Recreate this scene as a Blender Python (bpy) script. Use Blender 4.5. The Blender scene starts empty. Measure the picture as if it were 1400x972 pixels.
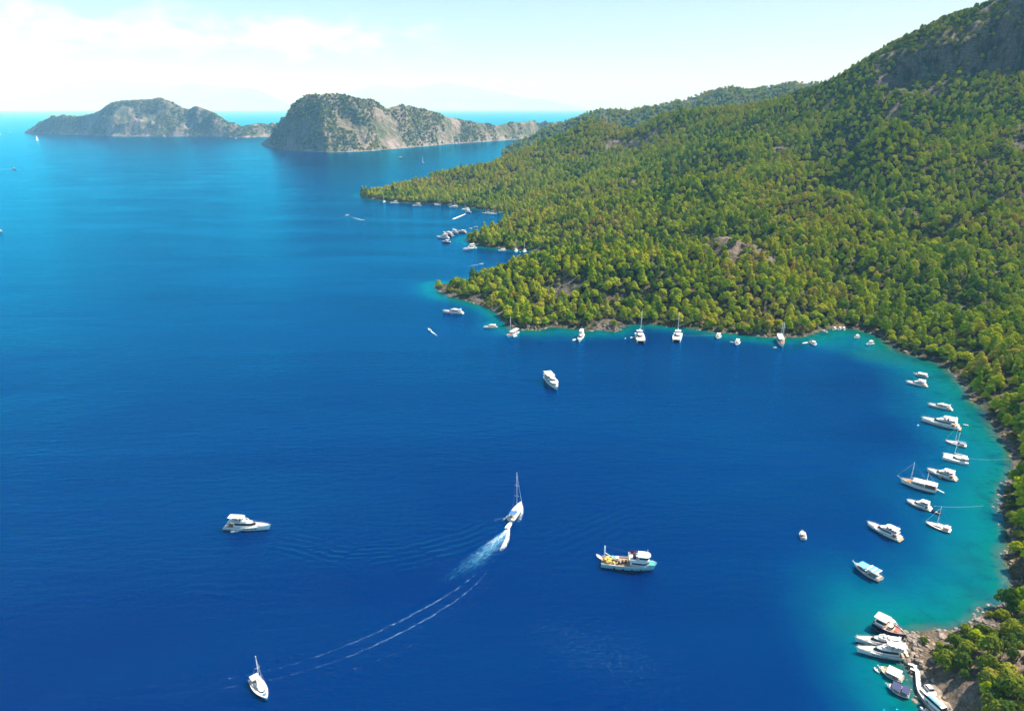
import bpy, bmesh, math, random
import numpy as np
from mathutils import Vector, Matrix, Quaternion

# ------------------------------------------------------------------ camera, sky, sun, exposure
R = math.radians
SC = bpy.context.scene
COL = SC.collection
CAM_H = 180.0
PITCH = R(19.9)
FPX = 933.0            # focal length in photo pixels (1400 wide)
SUN_AZ, SUN_EL = R(66), R(50)

cam_d = bpy.data.cameras.new('camera')
cam_d.sensor_width = 36.0
cam_d.lens = 36.0 * FPX / 1400.0
cam_d.clip_start = 1.0
cam_d.clip_end = 200000.0
cam = bpy.data.objects.new('camera', cam_d)
cam.location = (0, 0, CAM_H)
cam.rotation_euler = (R(90) - PITCH, 0, 0)
COL.objects.link(cam)
SC.camera = cam

SC.view_settings.view_transform = 'Standard'
SC.view_settings.look = 'None'
SC.view_settings.exposure = 1.36
SC.view_settings.gamma = 1.0
SC.view_settings.use_curve_mapping = False
SC.cycles.use_denoising = True
SC.cycles.denoising_input_passes = 'RGB_ALBEDO_NORMAL'
SC.cycles.denoising_prefilter = 'ACCURATE'
SC.cycles.max_bounces = 6
SC.cycles.diffuse_bounces = 1
SC.cycles.glossy_bounces = 2
SC.cycles.transmission_bounces = 2
SC.cycles.transparent_max_bounces = 24
SC.cycles.volume_bounces = 1
SC.cycles.use_adaptive_sampling = True
SC.cycles.adaptive_threshold = 0.02

world = bpy.data.worlds.new('World')
SC.world = world
world.use_nodes = True
def build_world():
    nt = world.node_tree; N = nt.nodes; L = nt.links
    bg = N['Background']; bg.inputs[1].default_value = 0.05
    sky = N.new('ShaderNodeTexSky'); sky.sky_type = 'NISHITA'; sky.sun_disc = False
    sky.sun_elevation = SUN_EL; sky.sun_rotation = SUN_AZ
    sky.altitude = 0; sky.air_density = 1.0; sky.dust_density = 0.5; sky.ozone_density = 1.6
    # clouds: soft cumulus banks low over the sea on the left, by direction
    geo = N.new('ShaderNodeTexCoord')
    sep = N.new('ShaderNodeSeparateXYZ'); L.new(geo.outputs['Generated'], sep.inputs[0])
    def m(op, a, b=None, clamp=False):
        n = N.new('ShaderNodeMath'); n.operation = op; n.use_clamp = clamp
        for i, v in enumerate((a, b)):
            if v is None: continue
            if hasattr(v, 'links'): L.new(v, n.inputs[i])
            else: n.inputs[i].default_value = v
        return n.outputs[0]
    az = m('ARCTAN2', sep.outputs['X'], sep.outputs['Y'])
    el = m('ARCSINE', sep.outputs['Z'])
    comb = N.new('ShaderNodeCombineXYZ')
    L.new(m('MULTIPLY', az, 15.0), comb.inputs[0]); L.new(m('MULTIPLY', el, 36.0), comb.inputs[1])
    noi = N.new('ShaderNodeTexNoise'); noi.inputs['Scale'].default_value = 1.0
    noi.inputs['Detail'].default_value = 9; noi.inputs['Roughness'].default_value = 0.58
    L.new(comb.outputs[0], noi.inputs['Vector'])
    def band(v, lo, hi, s):
        a = m('DIVIDE', m('SUBTRACT', v, lo), s, True)
        b = m('DIVIDE', m('SUBTRACT', hi, v), s, True)
        return m('MULTIPLY', a, b)
    mask = m('MULTIPLY', band(el, R(1.6), R(8.2), R(2.8)), band(az, R(-60), R(2), R(14)))
    c = m('MULTIPLY', m('SUBTRACT', noi.outputs['Fac'], m('SUBTRACT', 0.70, m('MULTIPLY', mask, 0.33))), 4.0, True)
    c = m('MULTIPLY', c, m('MULTIPLY', mask, 0.75))
    mix = N.new('ShaderNodeMix'); mix.data_type = 'RGBA'
    L.new(c, mix.inputs['Factor'])
    L.new(sky.outputs[0], mix.inputs['A']); mix.inputs['B'].default_value = (13.0, 12.9, 12.8, 1)
    L.new(mix.outputs['Result'], bg.inputs[0])
build_world()

sun_d = bpy.data.lights.new('sun', 'SUN')
sun_d.energy = 5.0; sun_d.angle = R(0.53); sun_d.color = (1.0, 0.94, 0.85)
sun = bpy.data.objects.new('sun', sun_d)
sdir = Vector((math.sin(SUN_AZ)*math.cos(SUN_EL), math.cos(SUN_AZ)*math.cos(SUN_EL), math.sin(SUN_EL)))
sun.rotation_euler = sdir.to_track_quat('Z', 'Y').to_euler()
sun.location = (300, 300, 600)
COL.objects.link(sun)

# ------------------------------------------------------------------ helpers
cp, sp = math.cos(PITCH), math.sin(PITCH)
def ray(u, v):
    x = (u-700)/FPX; y = -(v-486)/FPX
    return (x, cp + y*sp, -sp + y*cp)
def G(u, v, z=0.0):                       # photo pixel -> point at height z
    d = ray(u, v); s = (z-CAM_H)/d[2]
    return (d[0]*s, d[1]*s)
def PD(u, v, D):                          # photo pixel + ground distance -> 3D point
    d = ray(u, v); s = D/d[1]
    return (d[0]*s, D, CAM_H + d[2]*s)
def proj(x, y, z):                        # to photo pixels, plus depth (numpy)
    dz = z-CAM_H
    depth = y*cp - dz*sp
    up = y*sp + dz*cp
    return 700+FPX*x/depth, 486-FPX*up/depth, depth

def fbm(x, y, scale, octaves=4, seed=0, rough=0.5):
    out = np.zeros_like(x, dtype=float); amp = 1.0; tot = 0.0
    for o in range(octaves):
        rs = np.random.RandomState(seed*17+o); n = 256
        tab = rs.rand(n, n)
        fx = x/scale; fy = y/scale
        ix = np.floor(fx).astype(int); iy = np.floor(fy).astype(int)
        tx = fx-ix; ty = fy-iy
        tx = tx*tx*(3-2*tx); ty = ty*ty*(3-2*ty)
        a = tab[ix % n, iy % n]; b = tab[(ix+1) % n, iy % n]
        c = tab[ix % n, (iy+1) % n]; d = tab[(ix+1) % n, (iy+1) % n]
        out += amp*((a*(1-tx)+b*tx)*(1-ty)+(c*(1-tx)+d*tx)*ty)
        tot += amp; amp *= rough; scale /= 2.03
    return out/tot

def tag(o, label=None, cat=None, group=None, kind=None):
    if label: o['label'] = label
    if cat: o['category'] = cat
    if group: o['group'] = group
    if kind: o['kind'] = kind
    return o
def empty(name, loc=(0, 0, 0), rz=0.0):
    o = bpy.data.objects.new(name, None); COL.objects.link(o)
    o.location = loc; o.rotation_euler = (0, 0, rz); o.empty_display_size = 0.5
    return o
def link_mesh(name, me, parent=None):
    o = bpy.data.objects.new(name, me); COL.objects.link(o)
    if parent is not None: o.parent = parent
    return o
def np_mesh(name, verts, faces, mat=None, smooth=True, attrs=None):
    me = bpy.data.meshes.new(name)
    verts = np.asarray(verts, dtype=np.float32); faces = np.asarray(faces, dtype=np.int32)
    k = faces.shape[1]
    me.vertices.add(len(verts)); me.vertices.foreach_set('co', verts.ravel())
    me.loops.add(faces.size); me.loops.foreach_set('vertex_index', faces.ravel())
    me.polygons.add(len(faces))
    me.polygons.foreach_set('loop_start', np.arange(0, faces.size, k, dtype=np.int32))
    me.polygons.foreach_set('loop_total', np.full(len(faces), k, dtype=np.int32))
    me.update(calc_edges=True)
    me.polygons.foreach_set('use_smooth', np.full(len(faces), smooth))
    for an, av in (attrs or {}).items():
        a = me.attributes.new(an, 'FLOAT', 'POINT'); a.data.foreach_set('value', np.asarray(av, dtype=np.float32).ravel())
    if mat: me.materials.append(mat)
    return me
def grid_faces(nx, ny):
    i, j = np.meshgrid(np.arange(nx-1), np.arange(ny-1), indexing='ij')
    a = (i*ny+j).ravel()
    return np.stack([a, a+ny, a+ny+1, a+1], axis=1)

class NT:                                  # tiny node-tree helper
    def __init__(s, mat):
        mat.use_nodes = True; s.t = mat.node_tree; s.N = s.t.nodes; s.L = s.t.links
        s.N.clear(); s.out = s.N.new('ShaderNodeOutputMaterial')
    def new(s, ty, **kw):
        n = s.N.new('ShaderNode'+ty)
        for k, v in kw.items():
            if k in n.inputs.keys(): s.set(n.inputs[k], v)
            else: setattr(n, k, v)
        return n
    def set(s, inp, v):
        if hasattr(v, 'links'): s.L.new(v, inp)
        else: inp.default_value = v
    def math(s, op, a, b=None, clamp=False):
        n = s.N.new('ShaderNodeMath'); n.operation = op; n.use_clamp = clamp
        s.set(n.inputs[0], a)
        if b is not None: s.set(n.inputs[1], b)
        return n.outputs[0]
    def mix(s, f, a, b, blend='MIX'):
        n = s.N.new('ShaderNodeMix'); n.data_type = 'RGBA'; n.blend_type = blend
        s.set(n.inputs['Factor'], f)
        s.set(n.inputs['A'], a if hasattr(a, 'links') else (*a, 1))
        s.set(n.inputs['B'], b if hasattr(b, 'links') else (*b, 1))
        return n.outputs['Result']
    def ramp(s, f, stops, interp='LINEAR'):
        n = s.N.new('ShaderNodeValToRGB'); n.color_ramp.interpolation = interp
        e = n.color_ramp.elements
        while len(e) < len(stops): e.new(0.5)
        for k, (p, c) in enumerate(stops):
            e[k].position = p; e[k].color = (*c, 1) if len(c) == 3 else c
        s.set(n.inputs[0], f); return n.outputs[0]
    def noise(s, vec, scale, detail=3, rough=0.5, dist=0.0):
        n = s.new('TexNoise', Scale=scale, Detail=detail, Roughness=rough, Distortion=dist)
        if vec is not None: s.L.new(vec, n.inputs['Vector'])
        return n.outputs['Fac']
    def obj(s): return s.new('TexCoord').outputs['Object']
    def mapping(s, vec, rot=(0, 0, 0), scale=(1, 1, 1)):
        n = s.new('Mapping'); s.L.new(vec, n.inputs['Vector'])
        n.inputs['Rotation'].default_value = rot; n.inputs['Scale'].default_value = scale
        return n.outputs[0]
    def surf(s, sh): s.L.new(sh, s.out.inputs['Surface'])

_mats = {}
def mat_paint(name, col, rough=0.4, metal=0.0, grime=0.12, scale=1.5, spec=0.5):
    if name in _mats: return _mats[name]
    m = bpy.data.materials.new(name); t = NT(m)
    n = t.noise(t.obj(), scale, 5, 0.6)
    f = t.math('MULTIPLY', t.math('SUBTRACT', n, 0.35, True), grime*4, True)
    c = t.mix(f, col, tuple(v*0.62 for v in col))
    p = t.new('BsdfPrincipled', Roughness=rough, Metallic=metal)
    p.inputs['Specular IOR Level'].default_value = spec
    t.set(p.inputs['Base Color'], c); t.surf(p.outputs[0])
    _mats[name] = m; return m
# ------------------------------------------------------------------ the coast: shoreline polygon, heights
NORTH = [(2600, 3300), (1700, 3000), (1100, 2750), (700, 2500), (300, 2180), (60, 1960), (-120, 1800), (-260, 1680)]
SOUTH_PX = [(492,265.5),(497,270),(520,274),(540,276),(560,277.5),(585,278),(600,279),(625,280.5),(640,283),(665,287.5),(690,291.5),(708,295),
    (700,303),(690,309),(665,318),(650,322),(637,327),(645,332),(665,337),(690,340.5),(715,342),(745,343.5),(765,346),
    (750,353),(720,362),(680,373),(640,386),(612,390),(597,390),(601,397),(612,404),(635,411),(660,417),(680,424),(692,438),(697,448),
    (715,450),(735,450),(752,446),(775,447),(800,452),(822,450),(838,453),(848,447),(865,443),(890,443),(915,446),(940,448),(960,451),(985,453.5),
    (1010,456),(1030,459),(1045,460.5),(1070,461),(1095,460),(1112,456),(1126,452),(1136,448),(1155,448),(1172,450),(1190,455),(1205,460),(1225,472),(1240,482),
    (1262,488),(1280,493),(1296,503),(1312,518),(1326,533),(1334,548),(1348,566),(1362,584),(1374,602),(1388,622),(1386,645),(1376,668),
    (1366,690),(1372,715),(1380,740),(1378,765),(1386,795),(1388,812),(1374,826),(1352,834),(1340,848),(1330,861),(1310,868),(1285,867),
    (1262,871),(1244,874),(1238,884),(1236,897),(1240,908),(1247,918),(1249,930),(1251,942),(1257,954),(1266,968),(1274,985),(1285,1020),(1300,1080)]
SOUTH = [G(u, v) for u, v in SOUTH_PX]
POLY = np.array(NORTH + SOUTH + [(150, 30), (260, -250), (2600, -250)])

def inside(px, py, poly=POLY):
    c = np.zeros(px.shape, bool); n = len(poly)
    for i in range(n):
        x1, y1 = poly[i]; x2, y2 = poly[(i+1) % n]
        if y1 == y2: continue
        hit = ((y1 > py) != (y2 > py)) & (px < (x2-x1)*(py-y1)/(y2-y1)+x1)
        c ^= hit
    return c
def edge_dist(px, py, poly=POLY):
    d2 = np.full(px.shape, 1e18); n = len(poly)
    for i in range(n):
        x1, y1 = poly[i]; x2, y2 = poly[(i+1) % n]
        dx, dy = x2-x1, y2-y1; l2 = dx*dx+dy*dy
        t = np.clip(((px-x1)*dx+(py-y1)*dy)/l2, 0, 1)
        d2 = np.minimum(d2, (px-x1-t*dx)**2+(py-y1-t*dy)**2)
    return np.sqrt(d2)
def sdist(x, y):                           # > 0 on land
    w = (fbm(x, y, 22, 3, 5)-0.5)*7 + (fbm(x, y, 60, 2, 9)-0.5)*6
    d = edge_dist(x, y)
    w = w*np.clip(1.2-y/2600, 0.5, 1)
    return np.where(inside(x, y), d, -d) + w

CTRL_D = [  # photo pixel + distance
 (1400,400,620),(1400,300,800),(1400,200,1000),(1400,120,1160),(1400,82,1230),(1400,0,1290),
 (1210,70,1360),(1260,35,1375),(1310,8,1395),(1250,84,1310),(1330,82,1260),(1340,40,1310),
 (1160,95,1450),(1120,110,1500),(1080,122,1550),(1020,133,1600),(960,147,1650),(920,155,1700),(880,164,1750),(862,172,1780),
 (845,168,1800),(815,158,1840),(785,168,1850),(740,192,1800),(700,209,1780),(650,223,1720),(600,233,1680),(550,245,1620),(520,256,1585),
 (1200,300,780),(1200,200,1050),(1200,400,615),(1200,130,1250),(1300,300,790),(1300,200,1030),(1300,400,610),(1300,130,1200),
 (1000,400,600),(1005,322,720),(1050,345,690),(950,345,690),(1000,290,850),(1000,250,1010),(1000,200,1260),(1000,160,1500),
 (1100,400,600),(1100,300,800),(1100,220,1050),(1100,160,1350),
 (850,400,620),(850,350,740),(850,300,930),(850,250,1190),(850,212,1480),(870,188,1680),(920,350,720),
 (750,400,640),(760,350,770),(700,362,760),(650,378,740),(750,300,1010),(700,305,1020),(670,318,1010),(750,270,1230),(720,258,1420),
 (620,255,1570),(680,245,1560),(760,225,1600),(800,195,1720),(560,262,1560)]
CTRL_Z = [(1180,440,2),(1240,452,3),(1250,425,9),(1300,455,8),(1330,480,8),(1400,470,14),(1400,540,9),(1400,600,4),(1130,435,5),(1060,440,9),
 (980,435,12),(900,425,13),(820,430,10),(740,430,9),(1400,700,6),(1400,770,5),(1330,900,8),(1290,905,5),(1270,925,2.5),(1285,950,3),(1290,972,3),(1400,880,12),(1400,972,12),(1330,972,8)]
CTRL_W = [(900,300,55),(900,0,60),(600,-200,30),(1500,600,270),(1500,1100,380),(2600,1500,350),(2600,3000,200),(300,100,12),(300,250,14),(1150,1420,400),
 (1200,1900,300),(900,2000,200),(500,2250,90),(300,2050,70),(2600,-200,100),(420,380,16),(560,520,30)]
pts = []
for u, v, D in CTRL_D:
    x, y, z = PD(u, v, D); pts.append((x, y, max(z-(6 if D < 1300 else 15), 2)))
for u, v, z in CTRL_Z: pts.append((*G(u, v, z+5), z))
pts += CTRL_W
for k, (x, y) in enumerate(SOUTH[:-1]): pts.append((x, y, 0.0))
for x, y in NORTH[1:]: pts.append((x, y, 0.0))
# behind the skyline the land falls away
for u, v, D in [(960,147,1650),(880,164,1750),(815,158,1840),(700,209,1780),(600,233,1680),(1080,122,1550)]:
    x, y, z = PD(u, v, D); s = 1.13; pts.append((x*s, y*s, max(z*0.62, 5)))
for u, v, D in [(1005,322,720),(950,338,705),(900,345,700),(850,349,740),(800,350,755),(760,352,770),(705,362,755),
                (700,303,1025),(740,296,1015),(780,287,1010),(820,276,1020),(870,266,1050),(930,254,1080),(670,316,1010),
                (1060,300,800),(1120,265,900),(1180,235,980),(1250,330,730),(1330,290,830)]:
    x, y, z = PD(u, v, D); h0 = 8+z*.10
    pts.append((x, y, z-6+h0*.35)); pts.append((x*1.085+10, y*1.085, max(z-6-h0, 3)))
pts = np.array(pts)
def _rbf_fit(p, c=35.0, lam=0.002):
    n = len(p); xy = p[:, :2]/100.0
    r = np.sqrt(((xy[:, None]-xy[None])**2).sum(-1) + (c/100)**2)
    A = np.zeros((n+3, n+3)); A[:n, :n] = r + np.eye(n)*lam*-1
    A[:n, n] = 1; A[:n, n+1:] = xy; A[n, :n] = 1; A[n+1:, :n] = xy.T
    b = np.zeros(n+3); b[:n] = p[:, 2]
    w = np.linalg.solve(A, b)
    def f(x, y):
        X = np.stack([x.ravel()/100, y.ravel()/100], 1); out = np.empty(len(X))
        for i in range(0, len(X), 20000):
            q = X[i:i+20000]
            rr = np.sqrt(((q[:, None]-xy[None])**2).sum(-1) + (c/100)**2)
            out[i:i+20000] = rr@w[:n] + w[n] + q@w[n+1:]
        return out.reshape(x.shape)
    return f
_rbf = _rbf_fit(pts)

_A = PD(1205, 78, 1330); _B = PD(1400, 55, 1262); _sx, _sy = _B[0]-_A[0], _B[1]-_A[1]; _LL = math.hypot(_sx, _sy)
CLIFF = (_A, -_sy/_LL, _sx/_LL, _sx, _sy, _LL)
def cliff_mask(x, y):
    A, nx_, ny_, sx_, sy_, LL = CLIFF
    s_ = (x-A[0])*nx_+(y-A[1])*ny_; al_ = ((x-A[0])*sx_+(y-A[1])*sy_)/LL
    return np.exp(-((s_-14)/48)**4)*np.clip((al_+30)/60, 0, 1)
def gauss(x, y, cx, cy, r): return np.exp(-(((x-cx)**2+(y-cy)**2)/(r*r)))
ROCKS = []   # world x, y, radius, strength
def _rk(u, v, D, r, s=1.0): X = PD(u, v, D); ROCKS.append((X[0], X[1], r, s))
for a in [(1005,330,708,27,1.3),(982,324,714,20,1.2),(1032,338,700,19,1.2),(870,190,1660,42,1.0),(840,185,1720,30,1.0),(900,180,1650,26,.8),
          (1060,300,0,1,0),(1235,112,1270,22,.9),(1215,120,1270,16,.8),(1270,125,1240,14,.7),(1150,98,1440,26,.8),(1180,90,1420,16,.7),
          (1370,330,760,10,.7),(940,240,1020,8,.5),(1385,430,570,12,.6),(1310,432,580,14,.8),(1345,435,575,12,.6),
          (1090,300,800,9,.6),(1240,165,1150,14,.6),(1000,170,1450,16,.6),(1300,90,1250,14,.5)]:
    if a[4] > 0: _rk(*a)
for u, v, r, s in [(838,445,13,1.2),(822,447,8,1.0),(745,440,8,.55),(765,435,8,.45),(700,446,6,.6),(720,443,6,.5),(650,410,7,1),(600,392,6,1),(605,398,6,1)]:
    x, y = G(u, v); ROCKS.append((x, y, r, s))
for u, v, r, s in [(1262,884,7,1.0),(1250,900,6,1),(1300,872,8,.9),(1340,845,7,1),(1262,912,6,1.1),(1268,935,6,1.2),(1285,945,7,1.1),(1300,955,7,1.0),(1340,905,8,.8),(1318,890,6,.7),(1375,925,7,.9),(1390,935,8,.9),(1360,885,5,.5),(1320,940,5,.7)]:
    x, y = G(u, v, 4); ROCKS.append((x, y, r, s))

def terrain(x, y, d=None):
    if d is None: d = sdist(x, y)
    # the summit cliff: the same rise squeezed into a narrow band
    A, nx_, ny_, sx_, sy_, LL = CLIFF
    s_ = (x-A[0])*nx_ + (y-A[1])*ny_ + (fbm(x, y, 70, 3, 81)-.5)*50; al_ = ((x-A[0])*sx_+(y-A[1])*sy_)/LL
    gul = (fbm(al_+500, s_*0.25+300, 42, 4, 83, .6)-.5)*60 + (np.abs(fbm(al_+900, s_*0.3+700, 21, 3, 84)-.5))*30
    s_ = s_ + gul*np.exp(-(s_/110)**2)
    Wd = 50.0; q = np.clip(s_/Wd, -1, 1); env = np.clip((al_+30)/90, 0, 1)
    s2 = np.sign(q)*np.abs(q)**0.30*Wd
    off = np.where(np.abs(q) < 1, s2-s_, 0)*env
    h = _rbf(x+nx_*off, y+ny_*off)
    det = (fbm(x, y, 130, 5, 2)-0.5)*2
    amp = np.clip(h/60, 0, 1)*11 + np.clip(h/8, 0, 1)*2.0
    h = h + det*amp*1.5 + (fbm(x, y, 26, 3, 3)-0.5)*np.clip(h/8, 0, 1)*2.5
    # cliff band of the summit: steepen and break up
    h = h + cliff_mask(x, y)*((fbm(x, y, 30, 4, 21)-0.5)*36+(fbm(x, y, 90, 2, 22)-.5)*40)
    for rx, ry, rr, s in ROCKS:
        m = (np.abs(x-rx) < rr*2.5) & (np.abs(y-ry) < rr*2.5)
        if m.any():
            g = gauss(x[m], y[m], rx, ry, rr)
            h[m] += g*s*(fbm(x[m], y[m], max(5, rr*0.5), 3, 7)-0.35)*rr*0.45*np.clip(h[m]/4, 0.35, 1)
    bank = np.clip(d, 0, 3)*0.55 + np.clip(d-3, 0, 12)*0.12
    f = np.clip(d/14, 0, 1); f = f*f*(3-2*f)
    land = bank + np.maximum(h-bank, 0)*f
    rough = (fbm(x, y, 4.5, 3, 11)-0.4)*1.8*np.exp(-(d/7)**2)
    sea = np.maximum(d*0.22, -14)
    return np.where(d > 0, land + rough*np.clip(d, 0, 1), sea + rough*0.4)

def rockmask(x, y, d, z, shore=True):
    m = np.zeros_like(x)
    for rx, ry, rr, s in ROCKS: m = np.maximum(m, gauss(x, y, rx, ry, rr*1.15)*s)
    m = np.maximum(m, 1.2*cliff_mask(x, y))
    if shore: m = np.maximum(m, 0.72*np.exp(-(np.clip(d, 0, 99)/1.8)**2))
    m = m + (fbm(x, y, 16, 3, 31)-0.5)*0.7
    # thin open ground, more of it high up
    gaps = np.clip((fbm(x, y, 34, 4, 41)-0.655+np.clip((z-120)/1500, 0, 0.08))*9, 0, 0.75)
    return np.clip(np.maximum(m, gaps), 0, 1)

def mono(segs):
    out = [segs[0][0]]
    for a, b, st in segs:
        n = max(1, int(round((b-a)/st))); out += list(a+(b-a)*np.arange(1, n+1)/n)
    return np.array(out)

def mat_terrain():
    m = bpy.data.materials.new('hillside_ground'); t = NT(m)
    o = t.obj()
    rk = t.new('Attribute', attribute_name='rock').outputs['Fac']
    n1 = t.noise(o, 0.12, 6, 0.65); n2 = t.noise(o, 0.6, 5, 0.7); n3 = t.noise(o, 0.03, 3)
    soil = t.ramp(n2, [(0.3, (0.055, 0.055, 0.02)), (0.5, (0.13, 0.10, 0.05)), (0.7, (0.24, 0.16, 0.09))])
    green = t.ramp(n2, [(0.3, (0.018, 0.032, 0.012)), (0.7, (0.06, 0.075, 0.025))])
    ground = t.mix(t.math('MULTIPLY', t.math('SUBTRACT', n1, 0.42, True), 6, True), green, soil)
    vor = t.new('TexVoronoi', Scale=0.35); t.L.new(o, vor.inputs['Vector'])
    rc = t.ramp(t.math('ADD', t.math('MULTIPLY', n2, 0.7), t.math('MULTIPLY', vor.outputs['Distance'], 0.25)),
                [(0.22, (0.04, 0.034, 0.03)), (0.42, (0.11, 0.095, 0.08)), (0.62, (0.22, 0.195, 0.175)), (0.8, (0.26, 0.16, 0.11))])
    veg = t.noise(t.mapping(o, (0, 0, 0), (1, 1, .45)), 0.055, 5, 0.65)
    rc = t.mix(t.math('MULTIPLY', t.math('SUBTRACT', veg, 0.46, True), 7, True), rc, (0.022, 0.036, 0.020))
    dry = t.new('Attribute', attribute_name='dry').outputs['Fac']
    ochre = t.ramp(n2, [(0.3, (0.20, 0.13, 0.08)), (0.5, (0.40, 0.29, 0.20)), (0.7, (0.56, 0.45, 0.35))])
    ground = t.mix(dry, ground, ochre); rc = t.mix(t.math('MULTIPLY', dry, .45), rc, ochre)
    f = t.math('MULTIPLY', t.math('SUBTRACT', t.math('ADD', rk, t.math('MULTIPLY', t.math('SUBTRACT', n2, 0.5), 0.6)), 0.38), 4.0, True)
    c = t.mix(f, ground, rc)
    b = t.new('Bump', Strength=1.0, Distance=2.2); t.L.new(t.math('ADD', n2, t.math('MULTIPLY', n1, 2.0)), b.inputs['Height'])
    p = t.new('BsdfPrincipled', Roughness=0.95); p.inputs['Specular IOR Level'].default_value = 0.15
    t.L.new(c, p.inputs['Base Color']); t.L.new(b.outputs[0], p.inputs['Normal']); t.surf(p.outputs[0])
    return m
M_TERRAIN = mat_terrain()

def build_terrain():
    xs = mono([(-420, 120, 6), (120, 330, 3), (330, 900, 6), (900, 1500, 12), (1500, 2500, 40)])
    ys = mono([(-240, 130, 14), (130, 330, 3), (330, 760, 4.5), (760, 1200, 7), (1200, 1480, 5), (1480, 1950, 9), (1950, 3200, 30)])
    X, Y = np.meshgrid(xs, ys, indexing='ij')
    d = sdist(X, Y); Z = terrain(X, Y, d)
    rk = rockmask(X, Y, d, Z)
    c0 = G(1318, 915, 4); c1 = G(1275, 945, 2); c2 = G(1010, 332, 40)
    dry = np.clip(np.maximum(gauss(X, Y, c0[0], c0[1], 26), gauss(X, Y, c1[0], c1[1], 12))*1.6*(fbm(X, Y, 9, 3, 91)+.2)-.1, 0, 1)
    dry = np.maximum(dry, .6*gauss(X, Y, PD(1005, 330, 708)[0], 708, 30))
    F = grid_faces(len(xs), len(ys))
    keep = (d.ravel()[F] > -45).any(axis=1)
    F = F[keep]
    used = np.unique(F); mp = np.full(X.size, -1); mp[used] = np.arange(len(used))
    V = np.stack([X.ravel(), Y.ravel(), Z.ravel()], 1)[used]
    me = np_mesh('hillside', V, mp[F], M_TERRAIN, True, {'rock': rk.ravel()[used], 'dry': dry.ravel()[used]})
    o = link_mesh('hillside', me); tag(o, kind='structure')
    return o
build_terrain()

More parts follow.
